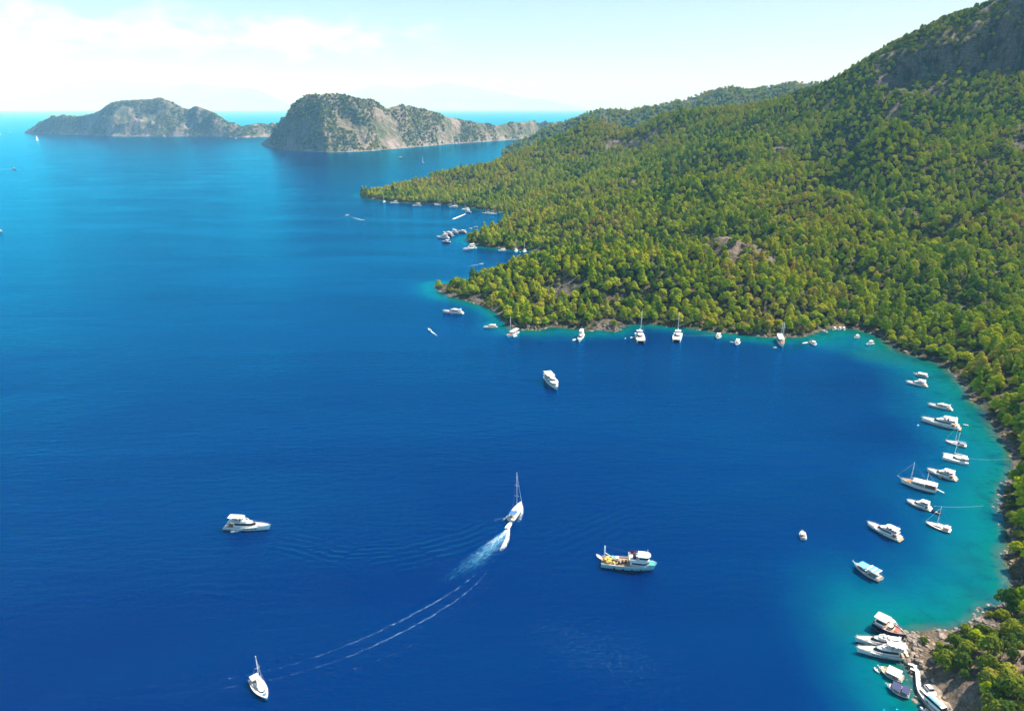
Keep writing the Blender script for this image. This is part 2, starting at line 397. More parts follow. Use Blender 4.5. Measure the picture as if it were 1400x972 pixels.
# ------------------------------------------------------------------ water
def build_water():
    xs = mono([(-84000, -6000, 6000), (-6000, -1200, 600), (-1200, -420, 60), (-420, -60, 9), (-60, 400, 4), (400, 700, 9), (700, 1600, 90), (1600, 6000, 700), (6000, 84000, 6000)])
    ys = mono([(-3000, -300, 300), (-300, 100, 25), (100, 620, 4), (620, 1250, 7), (1250, 1700, 14), (1700, 6000, 430), (6000, 78000, 6000)])
    X, Y = np.meshgrid(xs, ys, indexing='ij')
    d = -sdist(X, Y)                      # metres offshore
    hints = [(1300,560,.21),(1250,700,.25),(1330,800,.20),(1220,480,.13),(1150,465,.22),(1060,470,.42),(1000,465,.5),(850,455,.42),(700,450,.36),(640,420,.42),
             (598,388,.42),(640,330,.5),(700,345,.5),(495,266,.45),(600,285,.6),(1200,940,.45),(1180,860,.34),(680,292,.5),(1215,820,.26)]
    num = np.zeros_like(X); den = np.full_like(X, 1e-9)
    for u, v, s in hints:
        hx, hy = G(u, v); w = 1.0/(((X-hx)**2+(Y-hy)**2)+400)**1.5
        num += w*s; den += w
    dep = np.clip(d, -5, 500)*(num/den)
    dep = dep*(0.75+0.5*fbm(X, Y, 45, 3, 51))
    weed = np.zeros_like(X)
    for u, v, r, s in [(1205,486,22,1.0),(1225,492,20,.9),(1190,480,14,.6),(1330,770,8,.5),(1310,765,9,.5),(1350,815,9,.7),(1335,835,7,.6),(1165,855,10,.5)]:
        hx, hy = G(u, v); weed = np.maximum(weed, s*np.exp(-(((X-hx)/r)**2+((Y-hy)/(r*.62))**2)**1.5))
    V = np.stack([X.ravel(), Y.ravel(), np.zeros(X.size)], 1)
    m = bpy.data.materials.new('sea_water'); t = NT(m)
    o = t.obj()
    dp = t.new('Attribute', attribute_name='depth').outputs['Fac']
    wd = t.new('Attribute', attribute_name='weed').outputs['Fac']
    n_small = t.noise(o, 0.22, 5, 0.65); n_mid = t.noise(o, 0.05, 4, 0.6)
    dv = t.math('ADD', dp, t.math('MULTIPLY', t.math('SUBTRACT', n_small, 0.5), t.math('MULTIPLY', t.math('MINIMUM', dp, 3.0), 0.7)))
    c = t.ramp(t.math('DIVIDE', dv, 16.0), [
        (0.0, (0.10, 0.085, 0.05)), (0.03, (0.04, 0.085, 0.055)), (0.09, (0.0, 0.098, 0.076)), (0.22, (0.0, 0.100, 0.112)),
        (0.38, (0.0, 0.074, 0.120)), (0.58, (0.0, 0.036, 0.104)), (0.85, (0.0, 0.0120, 0.088)), (1.0, (0.0, 0.0078, 0.080))])
    # rocks and weed on the shallow bottom
    bed = t.math('MULTIPLY', t.math('SUBTRACT', n_small, 0.54, True), 9, True)
    shal = t.math('SUBTRACT', 1.0, t.math('DIVIDE', dp, 4.5), True)
    c = t.mix(t.math('MULTIPLY', t.math('MULTIPLY', bed, shal), 0.8), c, (0.004, 0.022, 0.026))
    bed2 = t.math('MULTIPLY', t.math('SUBTRACT', n_mid, 0.5, True), 5, True)
    sh2 = t.math('SUBTRACT', 1.0, t.math('DIVIDE', dp, 11.0), True)
    c = t.mix(t.math('MULTIPLY', t.math('MULTIPLY', bed2, sh2), 0.8), c, (0.0, 0.030, 0.055))
    c = t.mix(t.math('MULTIPLY', wd, 0.75), c, (0.004, 0.07, 0.07))
    # slow current and wind streaks in the open water
    st = t.noise(t.mapping(o, (0, 0, R(8)), (0.0022, 0.011, 1)), 1.0, 5, 0.55, 0.6)
    deepf = t.math('DIVIDE', dp, 16.0, True)
    c = t.mix(t.math('MULTIPLY', t.math('MULTIPLY', t.math('SUBTRACT', st, 0.45, True), 2.0, True), t.math('MULTIPLY', deepf, 0.7)), c, (0.0, 0.026, 0.115))
    p = t.new('BsdfDiffuse'); t.L.new(c, p.inputs['Color'])
    gl = t.new('BsdfGlossy', Roughness=0.11, Color=(0.0, 0.66, 1.0, 1))
    fr = t.new('Fresnel', IOR=1.75)
    mxs = t.new('MixShader'); t.L.new(fr.outputs[0], mxs.inputs[0]); t.L.new(p.outputs[0], mxs.inputs[1]); t.L.new(gl.outputs[0], mxs.inputs[2])
    # ripples
    w1 = t.noise(t.mapping(o, (0, 0, R(-14)), (0.10, 0.34, 1)), 1.0, 4, 0.6, 0.4)
    w2 = t.noise(t.mapping(o, (0, 0, R(22)), (0.5, 1.1, 1)), 1.0, 3, 0.6, 0.2)
    w3 = t.noise(o, 0.018, 3, 0.5)
    lane = t.math('ADD', 0.45, t.math('MULTIPLY', t.math('MULTIPLY', t.math('SUBTRACT', t.noise(t.mapping(o, (0, 0, R(20)), (0.004, 0.014, 1)), 1.0, 4, 0.6, .8), 0.36, True), 3.5, True), 1.0))
    h = t.math('MULTIPLY', t.math('ADD', t.math('MULTIPLY', w1, 1.15), t.math('MULTIPLY', w2, 0.5)), lane)
    # trains of wash waves crossing the bay
    def train(u0, v0, u1, v1, wid, wl, amp):
        a = Vector(G(u0, v0)); b = Vector(G(u1, v1)); dd = (b-a); L_ = dd.length; dd.normalize()
        nx, ny = -dd.y, dd.x
        sx = t.new('SeparateXYZ'); t.L.new(o, sx.inputs[0])
        def lin(px, py, off): return t.math('ADD', t.math('ADD', t.math('MULTIPLY', sx.outputs[0], px), t.math('MULTIPLY', sx.outputs[1], py)), off)
        al = lin(dd.x/L_, dd.y/L_, -(a.x*dd.x+a.y*dd.y)/L_)
        ac = lin(nx, ny, -(a.x*nx+a.y*ny))
        wob = t.math('MULTIPLY', t.math('SUBTRACT', t.noise(o, 0.012, 2), 0.5), 26.0)
        ac = t.math('ADD', ac, wob)
        env = t.math('MULTIPLY', t.math('MULTIPLY', al, 4.0, True), t.math('MULTIPLY', t.math('SUBTRACT', 1.0, al), 4.0, True))
        e2 = t.math('SUBTRACT', 1.0, t.math('POWER', t.math('DIVIDE', t.math('ABSOLUTE', ac), wid), 2.0), True)
        s = t.math('SINE', t.math('MULTIPLY', ac, 2*math.pi/wl))
        return t.math('MULTIPLY', t.math('MULTIPLY', s, t.math('MULTIPLY', env, e2)), t.math('MULTIPLY', t.math('MULTIPLY', t.math('SUBTRACT', t.noise(o, .07, 3, .6), .3, True), 3.2), amp))
    for a in [(690,722,470,785,14,4.2,0.45),(520,772,350,735,13,4.0,0.4),(640,745,420,762,10,3.4,0.3),(720,760,900,700,16,4.5,0.3)]:
        h = t.math('ADD', h, train(*a))
    b = t.new('Bump', Strength=0.34, Distance=1.0); t.L.new(h, b.inputs['Height'])
    for q in (p, gl, fr): t.L.new(b.outputs[0], q.inputs['Normal'])
    t.surf(mxs.outputs[0])
    me = np_mesh('sea', V, grid_faces(len(xs), len(ys)), m, True, {'depth': dep.ravel(), 'weed': weed.ravel()})
    o = link_mesh('sea', me); tag(o, kind='structure')
build_water()

# ------------------------------------------------------------------ islands and far ridges (lofted from ridge and foot)
def mat_island():
    m = bpy.data.materials.new('island_scrub_rock'); t = NT(m); o = t.obj()
    n1 = t.noise(o, 0.011, 6, 0.68); n2 = t.noise(o, 0.05, 5, 0.7); n3 = t.noise(o, 0.2, 3, 0.7)
    v = t.math('ADD', t.math('MULTIPLY', n1, 0.55), t.math('ADD', t.math('MULTIPLY', n2, 0.4), t.math('MULTIPLY', n3, 0.18)))
    foot = t.new('Attribute', attribute_name='rock').outputs['Fac']
    v = t.math('ADD', v, t.math('MULTIPLY', foot, 0.08))
    c = t.ramp(v, [(0.42, (0.040, 0.064, 0.034)), (0.53, (0.08, 0.10, 0.05)), (0.60, (0.16, 0.14, 0.10)), (0.66, (0.24, 0.205, 0.185)), (0.80, (0.35, 0.32, 0.31))])
    b = t.new('Bump', Strength=1.0, Distance=14.0); t.L.new(t.math('ADD', n1, t.math('MULTIPLY', n2, 0.6)), b.inputs['Height'])
    p = t.new('BsdfPrincipled', Roughness=0.95); p.inputs['Specular IOR Level'].default_value = 0.1
    t.L.new(c, p.inputs['Base Color']); t.L.new(b.outputs[0], p.inputs['Normal']); t.surf(p.outputs[0])
    return m
M_ISLAND = mat_island()
def ridge_land(name, top, base, D=None, width=0.9, amp=0.10, seed=1, nu=170, nv=56, green=0.0, minw=60):
    """top: photo silhouette; base: photo waterline in front (or one distance D)"""
    tu = np.array([p[0] for p in top], float); tv = np.array([p[1] for p in top], float)
    us = np.linspace(tu[0], tu[-1], nu); vt = np.interp(us, tu, tv)
    verts = np.zeros((nu, nv, 3)); rock = np.zeros((nu, nv))
    if base: bv = np.interp(us, [p[0] for p in base], [p[1] for p in base])
    YF = np.array([G(u, bv[i])[1] for i, u in enumerate(us)]) if base else np.full(nu, float(D))
    for _ in range(25): YF[1:-1] = (YF[:-2]+2*YF[1:-1]+YF[2:])/4
    for _ in range(2): vt[1:-1] = (vt[:-2]+2*vt[1:-1]+vt[2:])/4
    WW = np.zeros(nu)
    for i, u in enumerate(us):
        w = minw
        for _ in range(3): w = max(minw, PD(u, vt[i], YF[i]+w)[2]*1.35*width)
        WW[i] = w
    for _ in range(260): WW[1:-1] = (WW[:-2]+2*WW[1:-1]+WW[2:])/4
    for i, u in enumerate(us):
        yf = YF[i]
        w = WW[i]
        X, Yr, h = PD(u, vt[i], yf+w); h = max(h, 1.0)
        d0 = ray(u, 250); k = yf
        Xf = X*yf/Yr
        s = np.linspace(-1, 1, nv)        # -1 front foot, 0 ridge, 1 back foot
        verts[i, :, 0] = X + (X-Xf)*s; verts[i, :, 1] = Yr + w*s
        prof = 1-np.abs(s)**1.25
        verts[i, :, 2] = h*prof
        rock[i] = np.exp(-((1-np.abs(s))/0.13)**2)
    x, y, z = verts[..., 0], verts[..., 1], verts[..., 2]
    hh = z.max()
    n = (fbm(x+9000, y, hh*1.1, 6, seed, 0.55)-0.5)*2
    n = n*.8 + (0.28-np.abs(fbm(x+7000, y, hh*.75, 5, seed+40, .55)-.5)*2.6)*.9
    mask = np.clip(z/(hh*0.25), 0, 1)*(1-0.75*np.clip((np.linspace(-1,1,nv)+0.35)/0.35, 0, 1)[None]*(np.linspace(-1,1,nv)<=0.15)[None])
    z2 = z + n*hh*amp*2.0*mask
    verts[..., 2] = np.maximum(z2, z*0.35) - 1.0
    me = np_mesh(name, verts.reshape(-1, 3), grid_faces(nu, nv), M_ISLAND, True, {'rock': rock.ravel()-green})
    o = link_mesh(name, me); tag(o, kind='structure'); return o
ridge_land('island', [(33,182),(45,175),(60,166),(85,156),(100,161),(113,159),(140,147),(160,139),(172,137),(195,136),(215,133.5),(230,136),(243,144),(256,151),(268,145),(285,151),(310,166),(330,172),(350,170),(375,173),(390,182)],
           [(33,182.5),(110,185),(150,187),(250,187),(330,188.5),(390,186.5)], seed=3, amp=0.15)
ridge_land('island', [(355,198),(366,189),(378,180),(388,169),(397,157),(409,146),(425,135),(440,130),(455,128.5),(480,133),(510,138),(530,146),(545,142.5),(570,145),(590,151),(612,160),(640,167),(670,170),(700,169),(725,168),(760,169),(800,172),(830,178)],
           [(355,198),(390,206),(440,209),(500,207),(560,202),(620,197),(680,193),(720,190),(770,185),(830,181)], seed=6, amp=0.15, nu=300, nv=110)
ridge_land('far_hills', [(685,209),(715,190),(745,176),(790,161),(820,152),(860,153.5),(900,147),(950,132),(990,121),(1005,120),(1020,124.5),(1050,120),(1080,114),(1120,112),(1180,105),(1300,105)],
           None, D=2900, seed=9, amp=0.07, green=1.2, nu=200)
ridge_land('mountains', [(-160,134),(-90,122),(-30,132),(20,127),(70,120),(105,111),(150,107.5),(190,112),(230,118),(262,113),(300,120),(345,121),(375,133),(400,146)],
           None, D=60000, seed=12, amp=0.08, width=1.6)
ridge_land('mountains', [(420,147),(470,128),(520,116),(560,121),(610,113),(650,119),(700,131),(740,137),(800,147)],
           None, D=72000, seed=15, amp=0.08, width=1.6)

# ------------------------------------------------------------------ haze
def build_haze():
    m = bpy.data.materials.new('haze_air'); t = NT(m)
    v = t.new('VolumePrincipled')
    v.inputs['Color'].default_value = (0.28, 0.62, 1.0, 1)
    v.inputs['Absorption Color'].default_value = (1, 1, 1, 1)   # scatters only
    v.inputs['Density'].default_value = 0.68e-4
    v.inputs['Anisotropy'].default_value = -0.2
    t.L.new(v.outputs[0], t.out.inputs['Volume'])
    x, y0, y1, z0, z1 = 90000, -4000, 80000, -15.5, 3000
    V = [(-x, y0, z0), (x, y0, z0), (x, y1, z0), (-x, y1, z0), (-x, y0, z1), (x, y0, z1), (x, y1, z1), (-x, y1, z1)]
    F = [(0, 3, 2, 1), (4, 5, 6, 7), (0, 1, 5, 4), (1, 2, 6, 5), (2, 3, 7, 6), (3, 0, 4, 7)]
    o = link_mesh('haze', np_mesh('haze', V, F, m, False)); tag(o, kind='stuff')
    o.display_type = 'WIRE'
build_haze()
# ------------------------------------------------------------------ trees
def mat_leaf(name, cols, sat=1.0):
    m = bpy.data.materials.new(name); t = NT(m)
    rnd = t.new('ObjectInfo').outputs['Random']
    wp = t.new('NewGeometry').outputs['Position']
    big = t.noise(wp, 0.006, 3, 0.5)
    patch = t.noise(wp, 0.35, 3, 0.6)
    f = t.math('ADD', t.math('MULTIPLY', rnd, 0.80), t.math('MULTIPLY', t.math('SUBTRACT', big, 0.44), 1.5))
    f = t.math('ADD', f, t.math('MULTIPLY', t.math('SUBTRACT', patch, 0.5), 0.35), True)
    c = t.ramp(f, cols)
    d = t.new('BsdfDiffuse', Roughness=0.6); t.L.new(c, d.inputs['Color'])
    tr = t.new('BsdfTranslucent'); t.L.new(t.mix(0.5, c, (0.16, 0.17, 0.02)), tr.inputs['Color'])
    mx = t.new('MixShader'); mx.inputs[0].default_value = 0.10
    t.L.new(d.outputs[0], mx.inputs[1]); t.L.new(tr.outputs[0], mx.inputs[2])
    t.surf(mx.outputs[0]); return m
M_PINE = mat_leaf('pine_needles', [(0.0, (0.06, 0.14, 0.012)), (0.16, (0.18, 0.30, 0.012)), (0.42, (0.38, 0.47, 0.012)), (0.74, (0.50, 0.53, 0.014)), (1.0, (0.50, 0.40, 0.05))])
M_BUSH = mat_leaf('maquis_leaves', [(0.0, (0.04, 0.09, 0.02)), (0.35, (0.11, 0.18, 0.022)), (0.7, (0.26, 0.30, 0.025)), (1.0, (0.40, 0.35, 0.06))])
M_DRY = mat_leaf('dry_foliage', [(0.0, (0.10, 0.08, 0.06)), (1.0, (0.20, 0.14, 0.09))])
M_BARK = mat_paint('bark', (0.16, 0.10, 0.07), 0.95, 0, 0.3, 3)

def leaf_cloud(clumps, n_per, size, rs):
    """clumps: (x, y, z, rx, rz) -> many small leaf tufts over each clump's shell"""
    vs = []; fs = []
    for (cx, cy, cz, rx, rz) in clumps:
        n = int(n_per*(rx*rx)**0.75)
        d = rs.normal(size=(n, 3)); d /= np.linalg.norm(d, axis=1)[:, None]
        d[:, 2] = np.where(d[:, 2] < -0.35, -d[:, 2], d[:, 2])
        rad = rs.uniform(0.86, 1.07, n)[:, None]
        c = np.array([cx, cy, cz]) + d*rad*np.array([rx, rx, rz])
        nrm = d*np.array([1/rx, 1/rx, 1/rz]); nrm /= np.linalg.norm(nrm, axis=1)[:, None]
        nrm = nrm + rs.normal(size=(n, 3))*0.26; nrm /= np.linalg.norm(nrm, axis=1)[:, None]
        a = np.cross(nrm, rs.normal(size=(n, 3))); a /= np.linalg.norm(a, axis=1)[:, None]
        b = np.cross(nrm, a)
        s = size*rs.uniform(0.6, 1.35, n)[:, None]
        k = len(vs)*1
        q = np.stack([c-a*s-b*s*.55, c+a*s*.5-b*s, c+a*s+b*s*.6, c-a*s*.45+b*s], 1).reshape(-1, 3)
        vs.append(q)
    V = np.concatenate(vs); F = np.arange(len(V)).reshape(-1, 4)
    return V, F
def tube(p0, p1, r0, r1, n=6):
    p0 = np.array(p0, float); p1 = np.array(p1, float); ax = p1-p0; L_ = np.linalg.norm(ax); ax = ax/L_
    u = np.cross(ax, [0, 0, 1.0] if abs(ax[2]) < 0.9 else [1.0, 0, 0]); u /= np.linalg.norm(u); w = np.cross(ax, u)
    an = np.arange(n)*2*math.pi/n
    ring = np.cos(an)[:, None]*u + np.sin(an)[:, None]*w
    V = np.concatenate([p0+ring*r0, p1+ring*r1])
    F = [(i, (i+1) % n, n+(i+1) % n, n+i) for i in range(n)]
    return V, F

def pine_meshes(k):
    rs = np.random.RandomState(100+k)
    H = [9.5, 11.0, 8.2, 12.0, 9.0, 10.4, 7.4][k]          # height, metres
    W = [4.2, 4.0, 4.4, 3.7, 3.6, 4.6, 3.8][k]             # crown radius
    style = ['dome', 'layer', 'dome', 'cone', 'layer', 'flat', 'dome'][k]
    lean = rs.uniform(-.9, .9, 2)
    cl = []
    n = 17
    for i in range(n):
        t_ = (i+0.5)/n; a = i*2.39996+rs.uniform(-.3, .3)
        if style == 'cone': z = H*(0.22+0.74*t_); r = W*(1.02-t_)**0.8*rs.uniform(.55, 1); cr = 1.75*(1.15-t_*.7)
        elif style == 'flat': z = H*(0.5+0.42*t_); r = W*math.sqrt(max(0, 1-t_**2))*rs.uniform(.45, 1.0); cr = 1.75
        elif style == 'layer': z = H*(0.26+0.68*t_); r = W*(1-t_**1.8)**.7*rs.uniform(.5, 1.0); cr = 1.65
        else: z = H*(0.3+0.6*t_); r = W*math.sqrt(max(0.02, 1-(t_)**2.2))*rs.uniform(.4, .95); cr = 1.8
        cr *= rs.uniform(.75, 1.2)
        cl.append((math.cos(a)*r+lean[0]*t_, math.sin(a)*r+lean[1]*t_, z, cr, cr*rs.uniform(.52, .78)))
    cl.append((lean[0], lean[1], H*0.95, 1.3, 1.0))
    V, F = leaf_cloud(cl, 44, 0.40, rs)
    crown = np_mesh('crown', V, F, M_PINE, False)
    tv = []; tf = []
    def add(a):
        k0 = sum(len(x) for x in tv); tv.append(a[0]); tf.extend([tuple(i+k0 for i in f) for f in a[1]])
    mid = (lean[0]*.4, lean[1]*.4, H*.5); top = (lean[0], lean[1], H*.93)
    add(tube((0, 0, -1.0), mid, .30, .2)); add(tube(mid, top, .2, .06))
    for c in cl[::2]:
        z0 = max(H*.2, c[2]-1.6); f = z0/H
        add(tube((lean[0]*f, lean[1]*f, z0), (c[0]*.9, c[1]*.9, c[2]-.2), .1, .04, 4))
    trunk = np_mesh('trunk', np.concatenate(tv), tf, M_BARK, True)
    return crown, trunk
def bush_meshes(k):
    rs = np.random.RandomState(300+k)
    H = [2.6, 3.4, 2.0, 4.2, 3.0][k]; W = [2.0, 2.3, 1.7, 2.5, 2.6][k]
    cl = []
    for i in range(9):
        a = i*2.39996; t_ = (i+.5)/9; r = W*.62*math.sqrt(t_)*rs.uniform(.6, 1.1); cr = W*rs.uniform(.36, .55)
        cl.append((math.cos(a)*r, math.sin(a)*r, H*(.62-.35*t_)*rs.uniform(.8, 1.15), cr, cr*.8))
    V, F = leaf_cloud(cl, 75, 0.20, rs)
    foliage = np_mesh('foliage', V, F, M_BUSH, False)
    tv = []; tf = []
    for c in cl[:6]:
        a = tube((0, 0, -.4), (c[0], c[1], c[2]), .07, .03, 4); k0 = sum(len(x) for x in tv)
        tv.append(a[0]); tf.extend([tuple(i+k0 for i in f) for f in a[1]])
    stem = np_mesh('stem', np.concatenate(tv), tf, M_BARK, True)
    return foliage, stem
PINES = [pine_meshes(k) for k in range(7)]
BUSHES = [bush_meshes(k) for k in range(5)]
PR = [4.2+1.6, 5.5, 6.0, 5.2, 5.0, 6.2, 5.4]

def scatter(spacing, x0, x1, y0, y1, seed):
    rs = np.random.RandomState(seed)
    nx = int((x1-x0)/spacing); ny = int((y1-y0)/spacing)
    X, Y = np.meshgrid(np.arange(nx), np.arange(ny), indexing='ij')
    x = x0+(X+0.5*(Y % 2)+rs.uniform(-.42, .42, X.shape))*spacing
    y = y0+(Y+rs.uniform(-.42, .42, Y.shape))*spacing
    return x.ravel(), y.ravel(), rs
def in_view(x, y, z, mx=60, top=90):
    u, v, dep = proj(x, y, z)
    return (dep > 5) & (u > -mx) & (u < 1400+mx) & (v > -top) & (v < 972+mx*1.5), u, v, dep

def forest_points():
    """all trees of the hillside: pines low down, maquis scrub higher and on the thin ground"""
    x, y, rs = scatter(6.9, -380, 1750, 60, 2150, 4)
    ok, u, v, dep = in_view(x, y, np.full_like(x, 60.0), 400, 700)
    x, y = x[ok], y[ok]
    d = sdist(x, y); k = d > 1.0; x, y, d = x[k], y[k], d[k]
    # the bushy little point in the near corner is planted closer
    x2, y2, _r = scatter(4.7, 90, 260, 90, 260, 44); d2 = sdist(x2, y2); u2, v2, _p = proj(x2, y2, np.full_like(x2, 5.0)); k = (d2 > 2.5) & (v2 > 862) & (u2 > 1235)
    x, y, d = np.concatenate([x, x2[k]]), np.concatenate([y, y2[k]]), np.concatenate([d, d2[k]])
    z = terrain(x, y, d); ok, u, v, dep = in_view(x, y, z)
    x, y, z, d, u, v, dep = [a[ok] for a in (x, y, z, d, u, v, dep)]
    rk = rockmask(x, y, d, z, False)
    onc = cliff_mask(x, y) > .4
    r = rs.rand(len(x))
    # open, bushy ground: the little peninsula in the lower right corner, the rim of the bay
    pen = np.clip((v-835)/30, 0, 1)*(u > 1200)
    hi = np.clip((z-150)/130, 0, 1)
    keep = r < np.where(rk > 0.35, np.maximum(np.clip(1.15-rk*1.25, 0.10, 1), np.maximum(onc*.5, (v > 840)*(u > 1200)*.5)), 1.0)
    dens2 = fbm(x, y, 70, 3, 61)
    keep &= ~((pen > .5) & (dens2 < .33) & (rk > .2))
    keep &= ~((pen > .5) & (fbm(x, y, 14, 2, 66) < .36))
    x, y, z, d, u, v, dep, rk, hi, pen, dens2 = [a[keep] for a in (x, y, z, d, u, v, dep, rk, hi, pen, dens2)]
    n = len(x); r2 = rs.rand(n)
    pbush = np.clip(0.10+0.62*hi**1.2+0.85*pen+0.5*(rk > .5)+(dens2 > .60)*.25+(dens2 < .36)*.2, 0, .93)
    bush = (r2 < pbush) | ((pen > .5) & (u < 1310))
    scale = np.where(bush, rs.uniform(1.0, 1.8, n)*(1+0.35*hi), (rs.uniform(.50, .95, n)+.32*rs.rand(n)**3)*(1-0.15*hi))
    scale *= np.clip(0.80+d/24, 0.80, 1.0)
    scale = np.where(bush & (pen > .5), scale*0.95, scale)
    scale = np.where(~bush & (pen > .5), scale*0.62, scale)
    sy = rs.uniform(.85, 1.45, n)
    rot = rs.uniform(0, 6.283, n)
    idx = np.where(bush, rs.randint(0, 5, n), rs.randint(0, 7, n))
    return dict(x=x, y=y, z=z, d=d, u=u, v=v, dep=dep, bush=bush, scale=scale, sy=sy, rot=rot, idx=idx)
FP = forest_points()

def keepout(P, zones):
    k = np.ones(len(P['x']), bool)
    for cx, cy, r in zones: k &= ((P['x']-cx)**2+(P['y']-cy)**2 > r*r)
    return {a: b[k] for a, b in P.items()}
# bare ground by the quay, the parked vehicles and the boats' mooring rocks
_z = []
for u, v, r in [(1262,925,5.5),(1268,940,6.5),(1275,952,7),(1284,965,7),(1292,980,7),(1256,908,4),(1266,930,5)]:
    _z.append((*G(u, v, 3), r))
FP = keepout(FP, _z)

def place_group(sel, kind):
    protos = PINES if kind == 'pine' else BUSHES
    n1, n2 = ('crown', 'trunk') if kind == 'pine' else ('foliage', 'stem')
    for j in sel:
        k = int(FP['idx'][j]); s = float(FP['scale'][j]); u, v, d = FP['u'][j], FP['v'][j], FP['d'][j]
        e = empty('pine_tree' if kind == 'pine' else 'shrub', (float(FP['x'][j]), float(FP['y'][j]), float(FP['z'][j])-0.15), float(FP['rot'][j]))
        e.scale = (s, s, s*float(FP['sy'][j]))
        link_mesh(n1, protos[k][0], e); link_mesh(n2, protos[k][1], e)
        if kind == 'pine':
            if v > 830: lab, grp = 'low green pine among the shrubs and bare rock of the near point', 'pines on the near rocky point'
            elif u > 1300 and d < 14: lab, grp = 'waterside pine leaning its shade over the turquoise shallows on the right shore', 'pines at the edge of the right shore'
            elif u > 1300: lab, grp = 'olive green pine in the close wood behind the right shore of the bay', 'pines behind the right shore'
            elif d < 14: lab, grp = 'waterside pine on the low rocky rim at the head of the bay', 'pines along the head of the bay'
            else: lab, grp = 'olive green pine in the close wood above the head of the bay', 'pines above the head of the bay'
            tag(e, lab, 'tree', grp)
        else:
            if v > 830: lab, grp = 'rounded dark shrub on the dry stony ground of the small point in the near corner', 'shrubs on the near rocky point'
            else: lab, grp = 'dark green shrub filling a gap between the pines of the bay wood', 'shrubs between the pines of the bay'
            tag(e, lab, 'shrub', grp)
u, v = FP['u'], FP['v']
frame = (u > -5) & (u < 1405) & (v > -5) & (v < 985)
def largest(mask, n):
    ids = np.where(mask & frame)[0]
    return ids[np.argsort(-(FP['scale'][ids]/FP['dep'][ids]))][:n]
SEL_P = largest(~FP['bush'], 300); SEL_B = largest(FP['bush'], 240)
place_group(SEL_P, 'pine'); place_group(SEL_B, 'bush')
rest = np.ones(len(FP['x']), bool); rest[SEL_P] = False; rest[SEL_B] = False

def scatter_object(name, X, Y, Z, S, SY, ROT, IDX, protos, kind='stuff', label=None):
    me = bpy.data.meshes.new(name)
    me.vertices.add(len(X)); me.vertices.foreach_set('co', np.stack([X, Y, Z], 1).astype(np.float32).ravel())
    for an, av, ty in (('sc', S, 'FLOAT'), ('sy', SY, 'FLOAT'), ('ro', ROT, 'FLOAT')):
        a = me.attributes.new(an, ty, 'POINT'); a.data.foreach_set('value', np.asarray(av, np.float32))
    a = me.attributes.new('pick', 'INT', 'POINT'); a.data.foreach_set('value', np.asarray(IDX, np.int32))
    o = link_mesh(name, me); tag(o, kind=kind, label=label)
    ng = bpy.data.node_groups.new(name, 'GeometryNodeTree')
    ng.interface.new_socket('Geometry', in_out='INPUT', socket_type='NodeSocketGeometry')
    ng.interface.new_socket('Geometry', in_out='OUTPUT', socket_type='NodeSocketGeometry')
    N, L = ng.nodes, ng.links
    gi = N.new('NodeGroupInput'); go = N.new('NodeGroupOutput')
    join = N.new('GeometryNodeJoinGeometry')
    for objs in reversed(protos):
        j2 = N.new('GeometryNodeJoinGeometry')
        for ob in objs:
            oi = N.new('GeometryNodeObjectInfo'); oi.transform_space = 'ORIGINAL'; oi.inputs['Object'].default_value = ob
            L.new(oi.outputs['Geometry'], j2.inputs[0])
        g2 = N.new('GeometryNodeGeometryToInstance'); L.new(j2.outputs[0], g2.inputs[0]); L.new(g2.outputs[0], join.inputs[0])
    iop = N.new('GeometryNodeInstanceOnPoints'); iop.inputs['Pick Instance'].default_value = True
    L.new(gi.outputs[0], iop.inputs['Points']); L.new(join.outputs[0], iop.inputs['Instance'])
    def at(nm, ty):
        n = N.new('GeometryNodeInputNamedAttribute'); n.data_type = ty; n.inputs['Name'].default_value = nm; return n.outputs['Attribute']
    L.new(at('pick', 'INT'), iop.inputs['Instance Index'])
    rc = N.new('ShaderNodeCombineXYZ'); L.new(at('ro', 'FLOAT'), rc.inputs[2]); L.new(rc.outputs[0], iop.inputs['Rotation'])
    sc = N.new('ShaderNodeCombineXYZ'); s = at('sc', 'FLOAT'); L.new(s, sc.inputs[0]); L.new(s, sc.inputs[1])
    mm = N.new('ShaderNodeMath'); mm.operation = 'MULTIPLY'; L.new(s, mm.inputs[0]); L.new(at('sy', 'FLOAT'), mm.inputs[1]); L.new(mm.outputs[0], sc.inputs[2])
    L.new(sc.outputs[0], iop.inputs['Scale']); L.new(iop.outputs[0], go.inputs[0])
    md = o.modifiers.new('scatter', 'NODES'); md.node_group = ng
    return o
def protos_of(meshes, n1, n2):
    out = []
    for c, t_ in meshes:
        a = next(o for o in SC.objects if o.data == c); b = next(o for o in SC.objects if o.data == t_)
        out.append((a, b))
    return out
PP = protos_of(PINES, 'crown', 'trunk'); BP = protos_of(BUSHES, 'foliage', 'stem')
def sub(mask): return [FP[k][mask] for k in ('x', 'y', 'z', 'scale', 'sy', 'rot', 'idx')]
scatter_object('pine_forest', *sub(rest & ~FP['bush']), PP)
scatter_object('hillside_scrub', *sub(rest & FP['bush']), BP)

